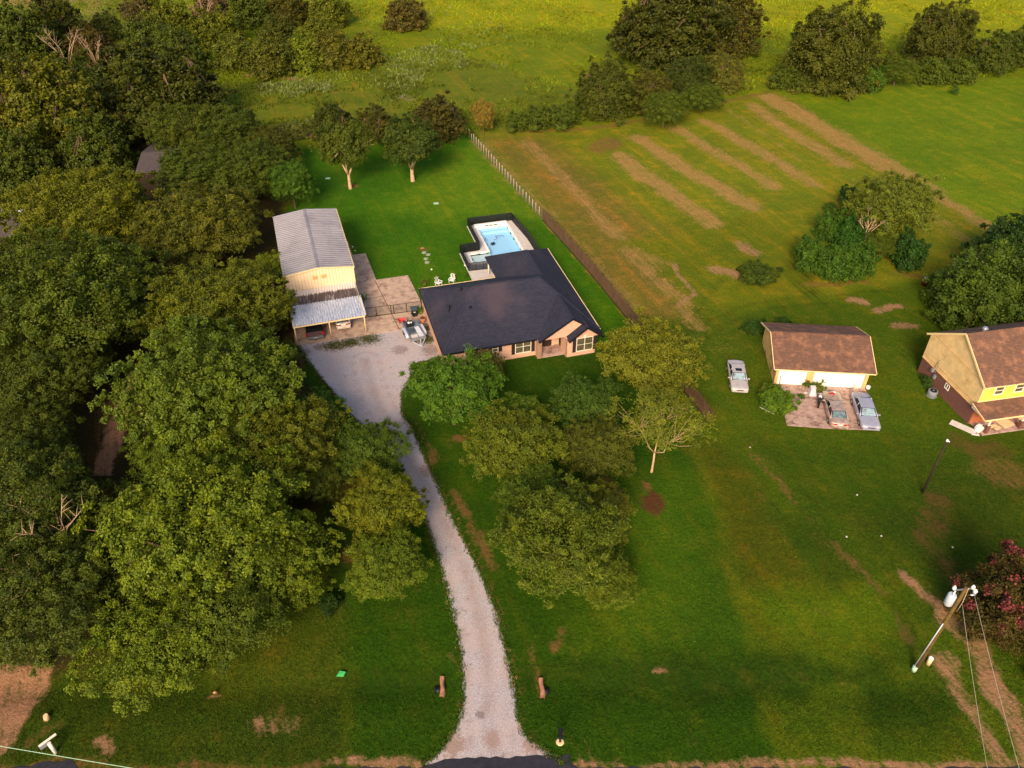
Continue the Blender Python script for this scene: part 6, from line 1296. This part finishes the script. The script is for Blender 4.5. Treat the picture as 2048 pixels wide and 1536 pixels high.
 ('shrub', 1508, 655, 22, 'small dark bush at the back corner of the garage', 'bush', (56, 84, 28), .9, None), ('shrub', 1566, 646, 18, 'tiny dark bush behind the garage ridge', 'bush', (56, 84, 28), .9, None), ('shrub', 1553, 800, 36, 'bright overgrown bush at the left of the concrete pad', 'bush', (92, 122, 34), .9, None),
 ('shrub', 1540, 782, 20, 'small bright bush against the garage left pillar', 'bush', (104, 124, 36), 1.1, None), ('myrtle', 2045, 1215, 118, 'pink flowering crape myrtle at the right edge', 'flowering tree', (84, 72, 32), 1.1, None),
 ('plant', 1618, 770, 11, 'leafy weed at the foot of the garage centre pillar', 'plant', GR, 1.3, 'weeds at the garage doors'), ('plant', 1640, 775, 14, 'yellow-green weed before the wide garage door', 'plant', YG, 1.0, 'weeds at the garage doors'), ('plant', 1628, 766, 8, 'upright weed beside the red fuel can', 'plant', YG, 1.3, 'weeds at the garage doors'),
 ('shrub', 1856, 762, 14, 'small bush between the brick wall and the air conditioner', 'bush', (64, 92, 34), 1, None),
 # ---- front yard
 ('fork', 905, 782, 92, 'fresh green tree in front of the brick house, nearest the gravel', 'tree', (80, 112, 32), .95, YT), ('mid2', 965, 735, 40, 'small brownish tree hiding the left front window', 'tree', (110, 106, 48), .9, YT),
 ('mid2', 1300, 722, 98, 'wide golden olive tree at the right front corner of the house', 'tree', (116, 118, 34), .85, YT), ('mid1', 1168, 815, 68, 'dark green tree in the middle of the front yard', 'tree', (72, 96, 32), 1, YT), ('mid2', 1030, 895, 96, 'broad tree with golden tips right of the driveway bend', 'tree', (98, 108, 30), .9, YT),
 ('mid1', 1050, 835, 52, 'light green tree behind the golden-tipped one', 'tree', (98, 120, 36), .9, YT), ('mid2', 1195, 900, 72, 'dark reddish green tree left of the bare-trunked tree', 'tree', (88, 94, 32), .95, YT), ('sparse', 1318, 845, 86, 'see-through tree with pale forked trunk on the front lawn', 'tree', (116, 122, 40), 1.05, YT),
 ('mid1', 1118, 1085, 128, 'large round olive tree in the lower front yard', 'tree', (92, 104, 28), .95, YT), ('mid2', 1070, 1010, 80, 'green tree forming the upper left of the large front clump', 'tree', (82, 102, 30), .9, YT), ('mid1', 1215, 1165, 62, 'lower right tree of the large front clump', 'tree', (96, 110, 28), .85, YT), ('mid2', 1185, 1030, 74, 'upper right tree of the large front clump', 'tree', (96, 100, 28), .9, YT),
 ('mid2', 742, 905, 74, 'dark green tree hanging over the driveway bend', 'tree', (78, 98, 30), .9, YT), ('mid1', 765, 1015, 84, 'golden-topped tree left of the driveway middle', 'tree', (110, 116, 28), .9, YT), ('mid2', 775, 1135, 78, 'golden green tree left of the driveway, nearest the road', 'tree', (98, 114, 30), .9, YT),
 ('mid1', 680, 920, 46, 'dark small tree behind the driveway bend', 'tree', DK, 1, YT), ('shrub', 660, 1205, 24, 'small dark bush on the lawn line between wood and yard', 'bush', (50, 72, 22), 1, None),
 ('plant', 850, 566, 8, 'little garden plant at the back left corner of the house', 'plant', (110, 110, 50), 1.2, None), ('plant', 840, 622, 9, 'bright green plant beside the wheeled bin', 'plant', (96, 128, 30), 1.4, None), ('plant', 725, 598, 9, 'bright green bush at the carport back corner', 'plant', (78, 124, 28), 1.4, None),
 ('plant', 932, 551, 5, 'potted greenery beside the deck walkway', 'plant', GR, 1.2, None), ('plant', 950, 488, 5, 'small weed inside the pool fence corner', 'plant', GR, 1.0, None),
]
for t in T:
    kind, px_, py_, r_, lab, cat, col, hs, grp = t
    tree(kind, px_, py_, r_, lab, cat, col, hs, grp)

# ---- bare dead trees and branches
def dead(px_, py_, zc, Hh, spread, label, seed, name='dead_tree', n=7, tilt=0):
    r = np.random.default_rng(seed); x, y = G(px_, py_, zc); e = empty(name, x, y, r.random() * 6, label, 'dead tree')
    b = MB(); z0 = Hh * .45; tr = .14
    b.tube([(0, 0, -.2), (.1, 0, z0 * .5), (0, .1, z0)], [tr * 1.3, tr, tr * .8], 7)
    br = []
    for i in range(n):
        a = i * 6.283 / n + r.random(); L = spread * (.6 + .5 * r.random()); p0 = Vector((0, .1, z0)); p1 = p0 + Vector((math.cos(a) * L * .4, math.sin(a) * L * .4, (Hh - z0) * .5)); p2 = p0 + Vector((math.cos(a + .3) * L, math.sin(a + .3) * L, (Hh - z0) * (.75 + .35 * r.random())))
        b.tube([p0, p1, p2], [tr * .6, tr * .38, tr * .12], 5)
        for j in range(5):
            t_ = .25 + .7 * r.random(); q = p1.lerp(p2, t_); d = Vector((r.normal(), r.normal(), .5 + abs(r.normal()) * .6)).normalized() * spread * .38; b.tube([q, q + d * .5 + Vector((0, 0, .05)), q + d], [tr * .22, tr * .15, tr * .06], 4)
    b.build('branches', M['dead_wood'], e)
for a in [(128, 108, 8, 12, 4.2, 'bleached leafless dead tree rising above the wood', 3), (100, 1055, 5.5, 7.4, 2.6, 'bare pale dead branches left of the widest yellow-green crown', 5), (22, 1190, 4.5, 6.4, 2.4, 'bare grey dead branches at the left edge, lower one', 8),
          (405, 22, 6, 8, 3.0, 'leafless pale tree at the top edge of the wood', 9), (190, 110, 7, 10, 2.6, 'thin dead snag right of the bleached dead tree', 12), (1730, 470, 3, 5.4, 1.8, 'bare twisted branches showing inside the thicket', 14)]: dead(*a)

# ---- pasture weeds and lawn blades (nobody could count them)
def scatter_px(n, x0, x1, y0, y1, f=None):
    px_ = x0 + (x1 - x0) * rng.random(n); py_ = y0 + (y1 - y0) * rng.random(n)
    if f is not None: k = f(px_, py_); px_, py_ = px_[k], py_[k]
    a = (px_ - CX) / F; b_ = -(py_ - CY) / F; t = -CH / (-sT + b_ * cT); return a * t, (cT + b_ * sT) * t
def weeds_mask(X, Y): return vnoise(X, Y, 9) * .6 + vnoise(X + 30, Y, 3) * .4
wx, wy = [], []
for (cx_, cy_, rx_, ry_, n_) in [(960, 130, 190, 45, 4200), (700, 160, 120, 60, 1500), (590, 180, 90, 16, 1100), (570, 238, 70, 16, 900), (860, 80, 160, 70, 1600), (1990, 50, 90, 20, 700), (200, 70, 40, 50, 500), (900, 180, 120, 30, 900)]:
    ang = rng.random(n_) * 6.283; rr = np.sqrt(rng.random(n_)); X, Y = scatter_px(n_, 0, 1, 0, 1); px_ = cx_ + rx_ * rr * np.cos(ang); py_ = np.maximum(cy_ + ry_ * rr * np.sin(ang), 4)
    a = (px_ - CX) / F; b_ = -(py_ - CY) / F; t = -CH / (-sT + b_ * cT); X, Y = a * t, (cT + b_ * sT) * t; k = (weeds_mask(X, Y) > .52) & (rng.random(n_) < .32); wx.append(X[k]); wy.append(Y[k])
wx = np.concatenate(wx); wy = np.concatenate(wy); wc = np.array([S(140, 152, 84)[:3]] * len(wx)) * (.4 + .5 * rng.random((len(wx), 1)))
blades('pasture_weeds', wx, wy, .25 + .25 * rng.random(len(wx)), np.full(len(wx), .16), wc, 7, 'pale grey-green weeds scattered over the far pasture', 'weeds', .9)
gx_, gy_ = scatter_px(42000, -60, 2110, 0, 260)
b_, d_, _ = paint(gx_, gy_); k = (b_[:, 1] > .1) & (weeds_mask(gx_, gy_) > .4) & (sdpoly(gx_, gy_, gp([(1000, 262), (1400, 205), (1560, 175), (2900, 110), (2900, 1200), (900, 1200), (930, 258)])) < 0); gx_, gy_ = gx_[k], gy_[k]
blades('pasture_grass', gx_, gy_, .3 + .25 * rng.random(len(gx_)), np.full(len(gx_), .17), b_[k] * (.35 + .85 * vnoise(gx_, gy_, 5))[:, None], 4, 'tall uneven yellow-green grass of the pasture', 'grass', .9)
hx_, hy_, hc_ = [], [], []
for k_, pts, w_, a_, c_ in DIRT_SHADE:
    if k_ == 'l' and c_ == HAYC and a_ > .66:
        for i_ in range(len(pts) - 1):
            (ax, ay), (bx, by) = pts[i_], pts[i_ + 1]; L_len = math.hypot(bx - ax, by - ay); n_ = int(L_len * w_ * 40)
            t = rng.random(n_); off = rng.normal(size=n_) * w_ * .85 + (vnoise(ax + t * L_len, np.full(n_, 3.0), 1.7) - .5) * w_; dx, dy = (bx - ax) / L_len, (by - ay) / L_len
            hx_.append(ax + (bx - ax) * t - dy * off); hy_.append(ay + (by - ay) * t + dx * off)
hx_ = np.concatenate(hx_); hy_ = np.concatenate(hy_); k = vnoise(hx_, hy_, 1.1) > .34; hx_, hy_ = hx_[k], hy_[k]
blades('cut_hay', hx_, hy_, .03 + .07 * rng.random(len(hx_)), np.full(len(hx_), .045), np.array([S(170, 128, 80)[:3]] * len(hx_)) * (.5 + .6 * rng.random((len(hx_), 1))), 4, 'dry cut hay lying in tan windrows on the mown field', 'hay', 1.6)
gx_, gy_ = scatter_px(95000, -40, 2090, 690, 1600)
b_, d_, _ = paint(gx_, gy_); inside = sdpoly(gx_, gy_, gp(DRIVE)) > -.02; k = (d_ < .45) & ~inside & (gy_ > 24.6) & (gy_ < 72) & (b_[:, 1] > .06)
for pts in ([(25.9, 56.3), (35.3, 55.9), (35.6, 63), (25.9, 63)],): k &= ~(sdpoly(gx_, gy_, pts) > 0)
hu, hv = UVf(gx_, gy_); k &= ~((hu > 11) & (hu < 28) & (hv > 63.3)); k &= ~((gx_ > 42) & (gy_ > 53.5))
gx_, gy_ = gx_[k], gy_[k]; b_ = b_[k]
blades('lawn_grass', gx_, gy_, .05 + .05 * rng.random(len(gx_)), np.full(len(gx_), .05), b_ * 1.05, 4, 'short mown grass of the front lawns', 'grass', .8)

# ragged grass leaning over the gravel edge, and weeds rooted where gravel meets concrete
P_ = np.array(gp(DRIVE)); ex_, ey_ = [], []
for i in range(len(P_)):
    a_, b2 = P_[i], P_[(i + 1) % len(P_)]
    if (a_[1] + b2[1]) / 2 < 24.7 or (a_[1] + b2[1]) / 2 > 73 or (69 < (a_[1] + b2[1]) / 2 and (a_[0] + b2[0]) / 2 > -23): continue
    L_len = np.hypot(*(b2 - a_)); n_ = int(L_len * 70); t = rng.random(n_); nn = np.array([-(b2 - a_)[1], (b2 - a_)[0]]) / L_len
    o_ = rng.normal(size=n_) * .10 * (.4 + 1.6 * vnoise(a_[0] + t * L_len, a_[1] + t * 3, .9)); ex_.append(a_[0] + (b2 - a_)[0] * t + nn[0] * o_); ey_.append(a_[1] + (b2 - a_)[1] * t + nn[1] * o_)
ex_ = np.concatenate(ex_); ey_ = np.concatenate(ey_); c_ = np.array([S(62, 88, 14)[:3]] * len(ex_)) * (.6 + .8 * rng.random((len(ex_), 1)))
c_[rng.random(len(ex_)) < .1] = np.array(S(132, 104, 66)[:3])
blades('edge_grass', ex_, ey_, .06 + .08 * rng.random(len(ex_)), np.full(len(ex_), .06), c_, 4, 'ragged grass growing over the gravel drive edges', 'grass', 1.2)
qx, qy = [], []
for (x_, y_, r_) in [(668, 692, 1.2), (700, 686, 1.0), (738, 678, 1.3), (862, 655, .9), (855, 680, 1.0)]:
    cx0, cy0 = G(x_, y_); n_ = 420; qx.append(cx0 + rng.normal(size=n_) * r_ * .6); qy.append(cy0 + rng.normal(size=n_) * r_ * .4)
qx = np.concatenate(qx); qy = np.concatenate(qy); c_ = np.array([S(78, 82, 30)[:3]] * len(qx)) * (.5 + .8 * rng.random((len(qx), 1)))
blades('gravel_weeds', qx, qy, .05 + .07 * rng.random(len(qx)), np.full(len(qx), .06), c_, 4, 'thin weeds where the gravel meets the concrete', 'weeds', 1.0)
